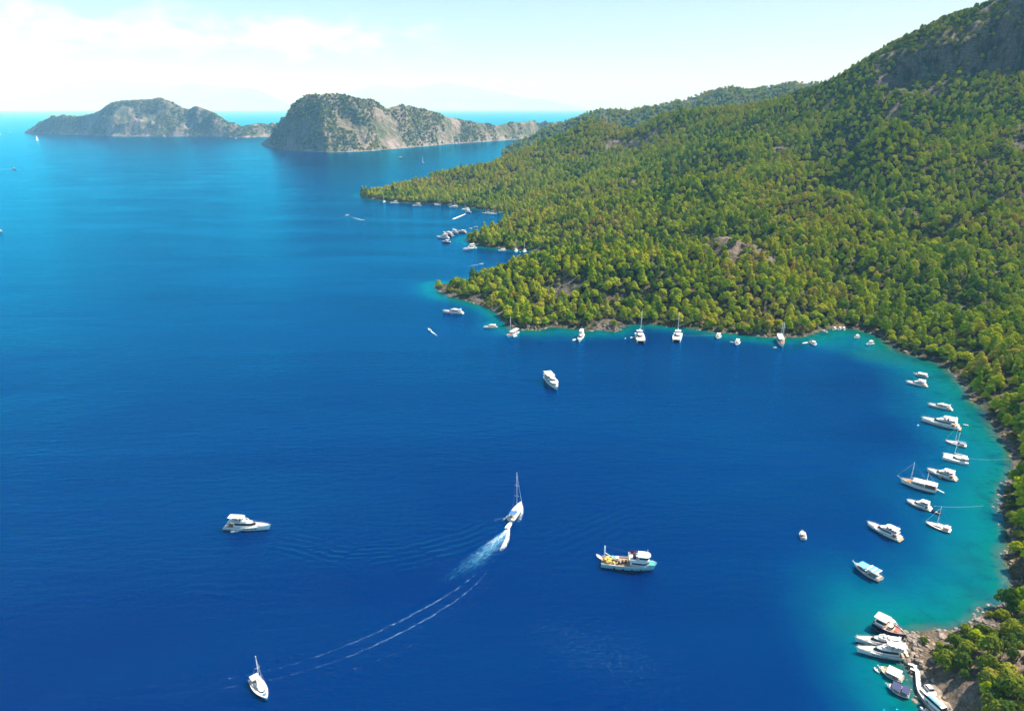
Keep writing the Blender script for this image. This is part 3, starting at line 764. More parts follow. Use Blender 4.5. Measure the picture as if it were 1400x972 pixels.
# low undergrowth that closes the gaps between the trees
def undergrowth():
    x, y, rs = scatter(4.6, -360, 1500, 90, 1500, 14)
    ok, u, v, dep = in_view(x, y, np.full_like(x, 50.0), 300, 700); x, y = x[ok], y[ok]
    d = sdist(x, y); k = d > 1.2; x, y, d = x[k], y[k], d[k]
    z = terrain(x, y, d); ok, u, v, dep = in_view(x, y, z); x, y, z, d, u, v, dep = [a[ok] for a in (x, y, z, d, u, v, dep)]
    rk = rockmask(x, y, d, z); n = len(x)
    k = rs.rand(n) < np.where(rk > .3, .2, .7)
    P = dict(x=x[k], y=y[k], z=z[k]-.1, s=rs.uniform(.45, 1.1, n)[k], r=rs.uniform(0, 6.28, n)[k], i=rs.randint(0, 5, n)[k])
    P = keepout(P, _z)
    scatter_object('undergrowth', P['x'], P['y'], P['z'], P['s'], np.ones(len(P['x'])), P['r'], P['i'], BP)
undergrowth()

# scrub and pines on the islands and far hills, thrown onto their surfaces
def on_land(name, ob_names, n, smin, smax, meshes, seed, thr=0.5, big=90):
    rs = np.random.RandomState(seed); PX = []
    for ob in [o for o in SC.objects if o.name in ob_names]:
        me = ob.data; co = np.empty(len(me.vertices)*3, np.float32); me.vertices.foreach_get('co', co); co = co.reshape(-1, 3)
        fa = np.empty(len(me.polygons)*4, np.int32); me.polygons.foreach_get('vertices', fa); fa = fa.reshape(-1, 4)
        q = co[fa]; ar = np.linalg.norm(np.cross(q[:, 1]-q[:, 0], q[:, 3]-q[:, 0]), axis=1)
        f = rs.choice(len(fa), n, p=ar/ar.sum()); a, b = rs.rand(n, 1), rs.rand(n, 1); c = q[f]
        P = (c[:, 0]*(1-a)+c[:, 1]*a)*(1-b)+(c[:, 3]*(1-a)+c[:, 2]*a)*b
        P = P[P[:, 2] > 3.5]
        m_ = fbm(P[:, 0]+5000, P[:, 1], big, 4, seed)
        PX.append(P[m_ > thr])
    P = np.concatenate(PX); k = len(P)
    scatter_object(name, P[:, 0], P[:, 1], P[:, 2], rs.uniform(smin, smax, k), np.full(k, .9), rs.uniform(0, 6.28, k), rs.randint(0, len(meshes), k), meshes)
on_land('island_scrub', ('island', 'island.001'), 15000, 1.1, 3.0, BP, 71, 0.46)
on_land('far_wood', ('far_hills',), 12000, 0.8, 1.5, PP, 72, 0.30)

# a few dead, purplish-brown trees stand in the forest
def dead():
    rs = np.random.RandomState(8)
    V, F = leaf_cloud([(math.cos(i*2.4)*1.6, math.sin(i*2.4)*1.6, 2.5+i*.55, 1.3, .8) for i in range(9)], 16, .3, rs)
    me = np_mesh('crown', V, F, M_DRY, False); tm = PINES[0][1]
    ids = np.where(rest & ~FP['bush'] & (FP['v'] > 150) & (FP['v'] < 450))[0]
    ids = rs.choice(ids, 46, replace=False)
    for j in ids:
        e = empty('dead_tree', (float(FP['x'][j])+3, float(FP['y'][j])-3, float(FP['z'][j])+1.5), float(FP['rot'][j])); s = float(FP['scale'][j])*1.15; e.scale = (s, s, s)
        link_mesh('crown', me, e); link_mesh('trunk', tm, e)
        tag(e, 'dry grey brown dead tree standing among the green pines of the slope', 'dead tree', 'dead trees in the pine forest')
dead()

# boulders along the waterline
M_ROCK = bpy.data.materials.new('shore_rock')
def _mr():
    t = NT(M_ROCK); o = t.new('NewGeometry').outputs['Position']
    n = t.noise(o, 0.7, 5, .65)
    c = t.ramp(n, [(.3, (.06, .05, .04)), (.5, (.19, .16, .135)), (.7, (.36, .32, .28))])
    b = t.new('Bump', Strength=.8, Distance=.4); t.L.new(n, b.inputs['Height'])
    p = t.new('BsdfPrincipled', Roughness=.9); t.L.new(c, p.inputs['Base Color']); t.L.new(b.outputs[0], p.inputs['Normal']); t.surf(p.outputs[0])
_mr()
def rock_mesh(seed, name='rock'):
    bm = bmesh.new(); bmesh.ops.create_icosphere(bm, subdivisions=2, radius=1.0); rs = np.random.RandomState(seed)
    dirs = rs.normal(size=(9, 3)); dirs /= np.linalg.norm(dirs, axis=1)[:, None]; hh = rs.uniform(.5, .9, 9)
    for v in bm.verts:
        for dd, h in zip(dirs, hh):
            k = v.co.dot(Vector(dd)) - h
            if k > 0: v.co -= Vector(dd)*k
        v.co.z *= .7; v.co += Vector(rs.uniform(-.05, .05, 3))
    me = bpy.data.meshes.new(name); bm.to_mesh(me); bm.free(); me.materials.append(M_ROCK); return me
ROCKM = [rock_mesh(k) for k in range(4)]
# the four largest boulders of the near shore stand alone; the rest is one rubble of shore stones
big = [(1236,889,2.3,'large grey boulder at the tip of the rocky point beside the twin white motor yachts'),
       (1252,873,1.9,'flat pale boulder on the north side of the rocky point by the moored rocks'),
       (1341,851,2.0,'pale boulder in the cove corner where the turquoise shallows end'),
       (1242,904,2.0,'grey boulder below the rocky point at the upper end of the quay')]
RO = []
for k, (u, v, s, lab) in enumerate(big):
    x, y = G(u, v); o = link_mesh('boulder', ROCKM[k]); o.location = (x, y, .5); o.scale = (s*1.3, s, s*.9); o.rotation_euler = (.1, .15, k*1.3)
    tag(o, lab, 'boulder'); RO.append((o,))
def shore_stones():
    rs = np.random.RandomState(77); X = []; S = []
    for i in range(len(SOUTH)-1):
        a, b = np.array(SOUTH[i]), np.array(SOUTH[i+1]); L_ = np.linalg.norm(b-a); near = np.clip(700/max(200, a[1]), .5, 2.0)
        for _ in range(int(L_*0.55*near)+1):
            p = a+(b-a)*rs.rand()+rs.normal(size=2)*3.2
            X.append(p); S.append(abs(rs.normal())*.55+.35)
    for u, v, r, n, s in [(838,449,9,26,1.5),(745,447,9,22,1.2),(720,449,8,16,1.2),(1240,893,5,30,.9),(1250,880,5,26,.8),(1244,912,4,14,.8),(1372,832,6,24,.7),(1345,846,7,30,.7),(1330,862,6,20,.7),(652,413,8,16,1.0),(1300,868,8,22,.6)]:
        c = np.array(G(u, v))
        for _ in range(n): X.append(c+rs.normal(size=2)*r*.6); S.append(s*rs.uniform(.5, 1.3))
    X = np.array(X); S = np.array(S)
    d = sdist(X[:, 0], X[:, 1]); k = (d > -3.2) & (d < 9); X, S, d = X[k], S[k], d[k]
    z = np.maximum(terrain(X[:, 0], X[:, 1], d), -.25)
    n = len(X); k = (X[:, 1] < 2000)
    scatter_object('shore_stones', X[:, 0], X[:, 1], z, S, rs.uniform(.6, 1.1, n), rs.uniform(0, 6.28, n), rs.randint(0, 4, n), RO)
shore_stones()
# ------------------------------------------------------------------ boat building
WHITE = mat_paint('gelcoat_white', (0.80, 0.80, 0.78), 0.3, 0, 0.05)
CREAM = mat_paint('deck_cream', (0.70, 0.67, 0.60), 0.6, 0, 0.08)
TEAK = mat_paint('teak', (0.40, 0.26, 0.15), 0.7, 0, 0.2, 4)
WOOD = mat_paint('varnished_wood', (0.22, 0.09, 0.045), 0.4, 0, 0.2, 3)
REDW = mat_paint('red_brown_hull', (0.30, 0.075, 0.05), 0.4, 0, 0.1)
GLASS = mat_paint('dark_glass', (0.012, 0.016, 0.024), 0.08, 0, 0.0)
NAVY = mat_paint('navy_paint', (0.012, 0.018, 0.05), 0.25, 0, 0.05)
BLUEC = mat_paint('blue_canvas', (0.03, 0.15, 0.36), 0.8, 0, 0.1)
SKYC = mat_paint('light_blue_canvas', (0.12, 0.36, 0.60), 0.8, 0, 0.1)
DARKC = mat_paint('dark_blue_canvas', (0.015, 0.03, 0.11), 0.8, 0, 0.1)
GREY = mat_paint('grey_vinyl', (0.30, 0.30, 0.31), 0.7, 0, 0.1)
LGREY = mat_paint('pale_grey', (0.52, 0.54, 0.56), 0.6, 0, 0.1)
STEEL = mat_paint('steel', (0.65, 0.66, 0.68), 0.25, 0.9, 0.0)
MAST = mat_paint('mast_white', (0.78, 0.78, 0.76), 0.4, 0, 0.0)
BLACK = mat_paint('black_rubber', (0.02, 0.02, 0.022), 0.7, 0, 0.0)
RED = mat_paint('flag_red', (0.60, 0.01, 0.03), 0.7, 0, 0.0)
TURQ = mat_paint('turquoise_paint', (0.05, 0.42, 0.42), 0.5, 0, 0.1)
YEL = mat_paint('yellow_net', (0.68, 0.50, 0.10), 0.9, 0, 0.35, 3)
ORANGE = mat_paint('orange', (0.75, 0.20, 0.03), 0.6, 0, 0.0)
BOOT = mat_paint('boot_stripe', (0.02, 0.05, 0.14), 0.4, 0, 0.0)
STONE = mat_paint('quay_stone', (0.46, 0.43, 0.39), 0.9, 0, 0.3, 1.2)
CYAN = mat_paint('cyan_board', (0.02, 0.50, 0.58), 0.5, 0, 0.0)

class MB:
    def __init__(s): s.v = []; s.f = []
    def raw(s, V, F):
        k = len(s.v); s.v += [tuple(map(float, p)) for p in V]; s.f += [tuple(i+k for i in f) for f in F]; return s
    def box(s, x0, x1, y0, y1, z0, z1): return s.prism([(x0, y0), (x1, y0), (x1, y1), (x0, y1)], z0, z1)
    def prism(s, plan, z0, z1, top=None):
        n = len(plan); top = top or plan
        V = [(x, y, z0) for x, y in plan]+[(x, y, z1) for x, y in top]
        F = [tuple(range(n-1, -1, -1)), tuple(range(n, 2*n))]+[(i, (i+1) % n, n+(i+1) % n, n+i) for i in range(n)]
        return s.raw(V, F)
    def bar(s, p, q, r=0.05, r2=None, n=6):
        V, F = tube(p, q, r, r if r2 is None else r2, n); V = list(map(tuple, V))
        return s.raw(V, F+[tuple(range(n-1, -1, -1)), tuple(range(n, 2*n))])
    def poly(s, pts, r=0.04):
        for a, b in zip(pts[:-1], pts[1:]): s.bar(a, b, r, n=5)
        return s
    def ball(s, c, r, n=8, sz=1.0):
        V = []; F = []
        for i in range(n//2+1):
            th = math.pi*i/(n//2)
            for j in range(n): V.append((c[0]+r*math.sin(th)*math.cos(2*math.pi*j/n), c[1]+r*math.sin(th)*math.sin(2*math.pi*j/n), c[2]+r*sz*math.cos(th)))
        for i in range(n//2):
            for j in range(n): F.append((i*n+j, (i+1)*n+j, (i+1)*n+(j+1) % n, i*n+(j+1) % n))
        return s.raw(V, F)
    def build(s, name, mat, parent, bevel=0.0, smooth=False):
        me = bpy.data.meshes.new(name); me.from_pydata(s.v, [], s.f); me.materials.append(mat)
        bm = bmesh.new(); bm.from_mesh(me)
        if bevel:
            bm.normal_update()
            ed = [e for e in bm.edges if len(e.link_faces) == 2 and e.calc_face_angle(0) > 0.5]
            bmesh.ops.bevel(bm, geom=ed, offset=bevel, segments=2, affect='EDGES', profile=.6, clamp_overlap=True)
        bmesh.ops.recalc_face_normals(bm, faces=bm.faces)
        bm.to_mesh(me); bm.free()
        if smooth:
            for p in me.polygons: p.use_smooth = True
        return link_mesh(name, me, parent)

def hw(t, B, stern=.86, fine=2.0, mid=.42):      # half breadth along 0..1 (stern..bow)
    if t < mid: k = t/mid; return B/2*(stern+(1-stern)*math.sin(k*math.pi/2))
    k = (t-mid)/(1-mid); return B/2*max(0.0, 1-k**fine)
def hull(P, L, B, Fa, Fb, mat=WHITE, stern=.86, fine=2.1, rake=.07, stripe=None, name='hull', boot=BOOT, deckmat=CREAM, y0=0, bul=.22, deckname='deck', lower=None):
    """lofted hull: transom at -L/2, bow at +L/2; sheer rises from Fa to Fb"""
    n = 17; V = []; F = []; sec = 7; zs = []
    for i in range(n):
        t = 1-(1-i/(n-1))**1.25 if i else 0
        b = hw(t, B, stern, fine)+.015
        fz = Fa+(Fb-Fa)*t**1.8
        x = -L/2+L*t; xr = x-rake*L*t**3
        bw = b*(.80-.32*t**2)
        ring = [(xr, 0, -.55), (xr, bw*.72, -.38), (x-(x-xr)*.8, bw, 0.0), (x-(x-xr)*.7, bw+(b-bw)*.22, .16), (x-(x-xr)*.45, bw+(b-bw)*.62, fz*.5), (x-(x-xr)*.12, b*.985, fz*.88), (x, b, fz)]
        V += [(px, y0+py, pz) for px, py, pz in ring]+[(px, y0-py, pz) for px, py, pz in ring]; zs.append((x, b, fz))
    for i in range(n-1):
        for s_ in (0, 1):
            for k in range(sec-1):
                a = i*2*sec+s_*sec+k; b_ = a+2*sec
                F.append((a, b_, b_+1, a+1) if s_ else (a, a+1, b_+1, b_))
    for k in range(sec-1): F.append((k, sec+k, sec+k+1, k+1))
    e = (n-1)*2*sec
    for k in range(sec-1): F.append((e+k, e+k+1, e+sec+k+1, e+sec+k))
    m = MB(); m.raw(V, F); h = m.build(name, mat, P)
    for p in h.data.polygons: p.use_smooth = True
    # rail cap and bulwark inside
    m = MB()
    top = [(x, b, z) for x, b, z in zs]
    cap = []
    for sgn in (1, -1):
        for (x, b, z), (x2, b2, z2) in zip(top[:-1], top[1:]):
            w = .10
            m.raw([(x, y0+sgn*b, z+.03), (x2, y0+sgn*b2, z2+.03), (x2-.03, y0+sgn*max(b2-w, 0), z2+.03), (x, y0+sgn*(b-w), z+.03),
                   (x, y0+sgn*b, z-.06), (x2, y0+sgn*b2, z2-.06), (x2-.03, y0+sgn*max(b2-w, 0), z2-bul), (x, y0+sgn*(b-w), z-bul)],
                  [(0, 1, 2, 3), (0, 4, 5, 1), (3, 2, 6, 7)])
    m.build('gunwale', mat if mat in (WHITE,) else WHITE, h)
    m = MB(); V = []; F = []
    for (x, b, z) in zs: V += [(x-.02, y0+max(b-.06, .0), z-bul+.02), (x-.02, y0-max(b-.06, .0), z-bul+.02)]
    for i in range(n-1): F.append((2*i, 2*i+1, 2*i+3, 2*i+2))
    m.raw(V, F); m.build(deckname, deckmat, P)
    # boot stripe just above the water
    if boot:
        m = MB()
        for sgn in (0, 1):
            for i in range(n-1):
                a = i*2*sec+sgn*sec; b_ = a+2*sec
                P0, P1, P2, P3 = [np.array(hp) for hp in (h.data.vertices[a+2].co, h.data.vertices[b_+2].co, h.data.vertices[b_+3].co, h.data.vertices[a+3].co)]
                o_ = np.array([0, (.012 if sgn == 0 else -.012), 0])
                m.raw([P0+o_, P1+o_, P2+o_, P3+o_], [(0, 1, 2, 3)])
        m.build('boot_stripe', boot, h)
    if stripe:                                  # row of dark hull ports
        m = MB()
        for sgn in (1, -1):
            for t in stripe:
                b = hw(t, B, stern, fine); fz = Fa+(Fb-Fa)*t**1.8; b2 = hw(t+.06, B, stern, fine)
                x, x2 = -L/2+L*t, -L/2+L*(t+.06)
                f1 = b*(.80-.32*t*t)
                y1 = f1+(b-f1)*.66; y2 = b2*(.80-.32*t*t); y2 = y2+(b2-y2)*.66
                xo = -(rake*L*t**3)*.35
                m.raw([(x+xo, y0+sgn*(y1+.06), fz*.52), (x2+xo, y0+sgn*(y2+.06), fz*.52), (x2+xo, y0+sgn*(y2+.11), fz*.70), (x+xo, y0+sgn*(y1+.11), fz*.70)], [(0, 1, 2, 3)])
        m.build('port_window', GLASS, h)
    return zs
def plan(x0, x1, w, nose=.3, wa=None, ns=4):   # house plan, rounded nose toward bow
    wa = wa or w; L_ = x1-x0; pts = [(x0, -wa/2), (x1-L_*nose, -w/2)]
    for k in range(1, ns): a = math.pi/2*k/ns; pts.append((x1-L_*nose+L_*nose*math.sin(a), -w/2*math.cos(a)**.8))
    pts.append((x1, -w*.10)); 
    return pts+[(x, -y) for x, y in reversed(pts)]
def shrink(pl, dx0, dx1, dy):                  # top outline: pulled in from bow, stern and sides
    x0 = min(p[0] for p in pl); x1 = max(p[0] for p in pl); w = max(abs(p[1]) for p in pl); out = []
    for x, y in pl:
        t = (x-x0)/(x1-x0); out.append((x+dx0*(1-t)-dx1*t, y*(1-dy/w)))
    return out
def house(P, x0, x1, w, z0, z1, nose=.35, rf=1.2, ra=.2, dy=.25, mat=WHITE, win=(.42, .86), name='cabin', wname='window', wmat=GLASS, bevel=.06, roofmat=None):
    pl = plan(x0, x1, w, nose); top = shrink(pl, ra, rf, dy)
    c = MB().prism(pl, z0, z1, top).build(name, mat, P, bevel)
    if win:
        def at(t): return [(a[0]+(b[0]-a[0])*t, a[1]+(b[1]-a[1])*t) for a, b in zip(pl, top)]
        def grow(q, g):
            cx = (x0+x1)/2; return [(x+(g if x > cx+.2 else -0), y+(g if y > 0 else -g)) for x, y in q]
        q0, q1 = grow(at(win[0]), .035), grow(at(win[1]), .035); n = len(q0); z_0 = z0+(z1-z0)*win[0]; z_1 = z0+(z1-z0)*win[1]
        m = MB()                               # glass along both sides and round the front, stopping short of the stern
        for i in range(n-1):
            a0, b0, a1, b1 = q0[i], q0[i+1], q1[i], q1[i+1]
            if i == 0 or i == n-2:
                s0 = .12 if i == 0 else 0; s1 = 1 if i == 0 else .88
                l = lambda p, q, t: (p[0]+(q[0]-p[0])*t, p[1]+(q[1]-p[1])*t)
                a0, b0, a1, b1 = l(a0, b0, s0), l(a0, b0, s1), l(a1, b1, s0), l(a1, b1, s1)
            m.raw([(*a0, z_0), (*b0, z_0), (*b1, z_1), (*a1, z_1)], [(0, 1, 2, 3)])
        m.build(wname, wmat, c)
    return c, top
def rail(P, L, B, zs, t0=.45, t1=1.0, h=.7, stern=.86, fine=2.1, name='railing', r=.03):
    m = MB(); pts = []
    for s_ in (1, -1):
        side = [(x, s_*(max(b-.12, .05)), z) for x, b, z in zs if (x/L+.5) >= t0 and (x/L+.5) <= t1]
        if s_ == -1: side = side[::-1]
        pts += side
        for q in side[::2]: m.bar(q, (q[0], q[1], q[2]+h), r*.8, n=4)
    m.poly([(x, y, z+h) for x, y, z in pts], r); m.build(name, STEEL, P)

def world_of(stern, bow, z=0.0):
    a = Vector(G(*stern)); b = Vector(G(*bow)); return (a+b)/2, (b-a).length, math.atan2(b.y-a.y, b.x-a.x)
def boat(name, stern, bow, label, cat, group=None, L=None):
    c, l, rz = world_of(stern, bow)
    e = empty(name, (c.x, c.y, 0), rz); tag(e, label, cat, group)
    return e, (L or l*1.04)

# ---- motor yacht
def motor_yacht(P, L, B=None, fly='hard', hullm=WHITE, top=WHITE, deckm=CREAM, plat=.07, pad=True, style=0, canvas=None):
    B = B or (L*.265 if L < 16 else L*.24)
    s = L/18.0; Fa, Fb = 1.15*s+.15, 2.1*s+.25
    hull_n = hull(P, L*.95, B, Fa, Fb, hullm, stripe=(.42, .50, .58, .66) if style != 2 else None, deckmat=deckm)
    for c in P.children: c.location.x = L*.025
    x = lambda t: -L/2+L*t
    MB().prism([(x(0), -B*.36), (x(0)+.3*s, -B*.41), (x(plat)+.2, -B*.42), (x(plat)+.2, B*.42), (x(0)+.3*s, B*.41), (x(0), B*.36)], .28, .46).build('swim_platform', TEAK if style == 1 else CREAM, P, .03)
    zd = Fa+.02
    # cockpit sole, seats
    MB().box(x(.10), x(.26), -B*.33, B*.33, zd, zd+.10).build('cockpit_floor', TEAK, P)
    MB().box(x(.085), x(.125), -B*.32, B*.32, zd, zd+.55*s+.2).build('seat', CREAM, P, .05)
    hc = 1.55*s+.35
    c1, t1 = house(P, x(.24), x(.74), B*.70, zd, zd+hc, .5, 2.3*s, .1, B*.06)
    zr = zd+hc
    if fly:
        f = MB(); pl = plan(x(.12), x(.55), B*.70, .3)
        f.prism(pl, zr+.003, zr+.16); f.build('flybridge', WHITE, P, .04)
        w = MB(); pl2 = plan(x(.13), x(.545), B*.68, .3); pin = shrink(pl2, .1, .22, .12); n = len(pl2)
        for i in range(1, n-2):
            a, b = pl2[i], pl2[i+1]; c, d = pin[i], pin[i+1]
            w.raw([(a[0], a[1], zr+.14), (b[0], b[1], zr+.14), (b[0]-.12, b[1], zr+.14+.55*s), (a[0]-.12, a[1], zr+.14+.55*s),
                   (c[0], c[1], zr+.14), (d[0], d[1], zr+.14), (d[0]-.12, d[1], zr+.14+.55*s), (c[0]-.12, c[1], zr+.14+.55*s)], [(0, 1, 2, 3), (4, 7, 6, 5), (3, 2, 6, 7), (0, 3, 7, 4), (1, 5, 6, 2), (0, 4, 5, 1)])
        w.build('coaming', WHITE, P)
        MB().box(x(.40), x(.44), -B*.2, B*.2, zr+.17, zr+.75*s+.3).build('helm_console', WHITE, P, .05)
        MB().box(x(.32), x(.365), -B*.22, B*.22, zr+.17, zr+.55*s+.25).box(x(.17), x(.29), B*.12, B*.27, zr+.17, zr+.45*s+.2).build('seat', GREY if style else CREAM, P, .05)
    if fly in ('hard', 'slat', 'bimini'):
        zh = zr+1.45*s+.45
        for (tx, sy_) in ((.20, 1), (.20, -1), (.42, 1), (.42, -1)):
            MB().bar((x(tx)-.25, sy_*B*.30, zr+.1), (x(tx), sy_*B*.27, zh), .07*s+.02).build('hardtop_post', STEEL if fly == 'bimini' else WHITE, P)
        pl = plan(x(.13), x(.47), B*.62, .3)
        ht = MB().prism(pl, zh, zh+.12, shrink(pl, .1, .1, .06)).build('hardtop' if fly != 'bimini' else 'bimini', canvas or top, P, .03)
        if fly == 'slat':
            m = MB()
            for k in range(5): m.box(x(.16+.055*k), x(.178+.055*k), -B*.24, B*.24, zh+.123, zh+.165)
            m.build('roof_slat', GREY, ht)
    # radar arch with dome
    m = MB(); xa = x(.17); zz = zr+(.9*s if fly != 'hard' else 1.9*s+.5)
    if fly != 'hard' and fly != 'slat':
        m.bar((xa-.5*s, B*.30, zr), (xa-.7*s, B*.22, zz), .10*s+.02).bar((xa-.5*s, -B*.30, zr), (xa-.7*s, -B*.22, zz), .10*s+.02).bar((xa-.7*s, -B*.22, zz), (xa-.7*s, B*.22, zz), .12*s+.02)
        m.ball((xa-.7*s, 0, zz+.25*s), .32*s, 8, .7); m.bar((xa-.7*s, B*.12, zz), (xa-.9*s, B*.12, zz+1.4*s), .03)
    else:
        m.bar((xa+.1, 0, zz-.2), (xa, 0, zz+.9*s), .05).ball((xa, 0, zz+.4*s), .30*s, 8, .6).bar((xa, -B*.1, zz+.1), (xa-.3, -B*.1, zz+1.5*s), .025)
    m.build('radar_mast', WHITE, P)
    if pad:
        zf = Fa+(Fb-Fa)*.80**1.8
        MB().prism(plan(x(.73), x(.88), B*.42, .5), zf-.2, zf+.14).build('sunpad', CREAM if style else LGREY, P, .04)
    rail(P, L, B, hull_n, .46, 1, .65*s+.15)
    m = MB().box(x(.955), x(.985), -.12, .12, Fb+.02, Fb+.14); m.build('anchor_roller', STEEL, P)

# ---- small motor boat / cruiser
def cruiser(P, L, B=None, roof=True, roofm=WHITE, hullm=WHITE, dark_aft=None):
    B = B or L*.33; s = L/10
    zs = hull(P, L*.97, B, .85*s+.1, 1.35*s+.2, hullm); x = lambda t: -L/2+L*t; zd = .85*s+.12
    MB().box(x(-.0), x(.06), -B*.36, B*.36, .25, .38).build('swim_platform', CREAM, P, .02)
    MB().box(x(.06), x(.34), -B*.30, B*.30, zd-.05, zd+.05).build('cockpit_floor', TEAK, P)
    MB().box(x(.05), x(.11), -B*.32, B*.32, zd, zd+.5).build('seat', LGREY, P, .04)
    house(P, x(.36), x(.80), B*.68, zd, zd+1.05*s+.25, .5, 1.4*s, .1, B*.06, bevel=.05)
    if roof:
        zr = zd+1.9*s+.2; 
        for sx, sy_ in ((.24, 1), (.24, -1), (.46, 1), (.46, -1)): MB().bar((x(sx), sy_*B*.32, zd), (x(sx+.02), sy_*B*.28, zr), .045).build('roof_post', STEEL, P)
        pl = plan(x(.16), x(.56), B*.66, .3); MB().prism(pl, zr, zr+.1, shrink(pl, .08, .08, .05)).build('hardtop', roofm, P, .03)
    if dark_aft: MB().box(x(.03), x(.22), -B*.34, B*.34, zd+1.3*s, zd+1.3*s+.06).build('awning', dark_aft, P, .02)
    zf = .85*s+(.5*s)*.8**1.8
    MB().prism(plan(x(.78), x(.90), B*.34, .5), zf, zf+.14).build('sunpad', LGREY, P, .03)
    rail(P, L, B, zs, .5, 1, .5)

# ---- sailing yacht
def rigging(P, pts, r=.018):
    m = MB()
    for a, b in pts: m.bar(a, b, r, n=4)
    m.build('rigging', STEEL, P)
def spar(P, x, z0, z1, r=.11, spreaders=(.38, .66), w=.9, mat=MAST):
    mst = MB().bar((x, 0, z0), (x-.012*(z1-z0), 0, z1), r, r*.6, 8).build('mast', mat, P, smooth=True)
    m = MB()
    for k in spreaders:
        z = z0+(z1-z0)*k; m.bar((x-.3, w, z+.05), (x, 0, z), .045).bar((x-.3, -w, z+.05), (x, 0, z), .045)
    m.build('spreader', mat, mst); MB().ball((x-.012*(z1-z0), 0, z1+.1), .16, 6).build('mast_light', mat, mst)
def sail_yacht(P, L, B=None, mast=1.22, bimini=BLUEC, cover=WHITE, hullm=WHITE, deckm=CREAM, pad=None, raise_=0, doghouse=True):
    B = B or L*.29; s = L/15
    zs = hull(P, L*.97, B, 1.05*s, 1.4*s+.15, hullm, stern=.80, fine=2.0, rake=.045, deckmat=deckm, bul=.1); x = lambda t: -L/2+L*t; zd = 1.05*s+.02
    house(P, x(.36), x(.74), B*.52, zd, zd+.55*s+.08, .55, 1.2*s, .25, B*.05, win=(.3, .75), name='coachroof', bevel=.05)
    MB().box(x(.10), x(.34), -B*.20, B*.20, zd-.02, zd+.06).build('cockpit_floor', TEAK, P)
    MB().box(x(.10), x(.34), B*.20, B*.36, zd, zd+.35).box(x(.10), x(.34), -B*.36, -B*.20, zd, zd+.35).build('seat', CREAM, P, .04)
    MB().bar((x(.16), B*.1, zd), (x(.16), B*.1, zd+.8), .06).bar((x(.165), B*.1-.3, zd+.8), (x(.165), B*.1+.3, zd+.8), .05).build('steering_wheel', STEEL, P)
    zt = zd+L*mast; xm = x(.56)
    spar(P, xm, zd, zt, .10*s+.03, w=.9*s+.1)
    bm_ = MB().bar((xm-.1, 0, zd+1.75*s), (xm-L*.34, 0, zd+1.95*s), .09).build('boom', MAST, P)
    MB().prism([(xm-.25, -.05), (xm-.25, .05), (xm-L*.33, .04), (xm-L*.33, -.04)], zd+1.85*s, zd+2.35*s, [(xm-.35, -.16), (xm-.35, .16), (xm-L*.33, .10), (xm-L*.33, -.10)]).build('sail_cover', cover, bm_)
    rigging(P, [((xm-.012*L, 0, zt), (x(.985), 0, zs[-1][2])), ((xm-.012*L, 0, zt), (x(.01), 0, zd)), ((xm, 0, zt-.6), (xm-.5, B*.44, zd)), ((xm, 0, zt-.6), (xm-.5, -B*.44, zd))], .022)
    MB().bar((xm+.35, 0, zt-L*.12), (x(.97), 0, zs[-1][2]+.3), .045, .09).build('furled_jib', WHITE, P)
    if bimini:
        for sx, sy_ in ((.08, 1), (.08, -1), (.24, 1), (.24, -1)): MB().bar((x(sx), sy_*B*.33, zd), (x(sx), sy_*B*.30, zd+1.9*s+.1), .03).build('bimini_post', STEEL, P)
        MB().prism([(x(.05), -B*.33), (x(.27), -B*.33), (x(.27), B*.33), (x(.05), B*.33)], zd+1.9*s+.1, zd+1.9*s+.2, [(x(.07), -B*.24), (x(.25), -B*.24), (x(.25), B*.24), (x(.07), B*.24)]).build('bimini', bimini, P, .02)
        if doghouse: MB().prism([(x(.32), -B*.28), (x(.44), -B*.24), (x(.44), B*.24), (x(.32), B*.28)], zd+.5*s, zd+1.3*s, [(x(.32), -B*.24), (x(.37), -B*.2), (x(.37), B*.2), (x(.32), B*.24)]).build('sprayhood', bimini, P, .04)
    if pad: MB().box(x(.76), x(.85), -B*.16, B*.16, zd+.2*s, zd+.32*s).build('sunpad', pad, P, .02)
    rail(P, L, B, zs, .0, 1, .6*s, r=.022)
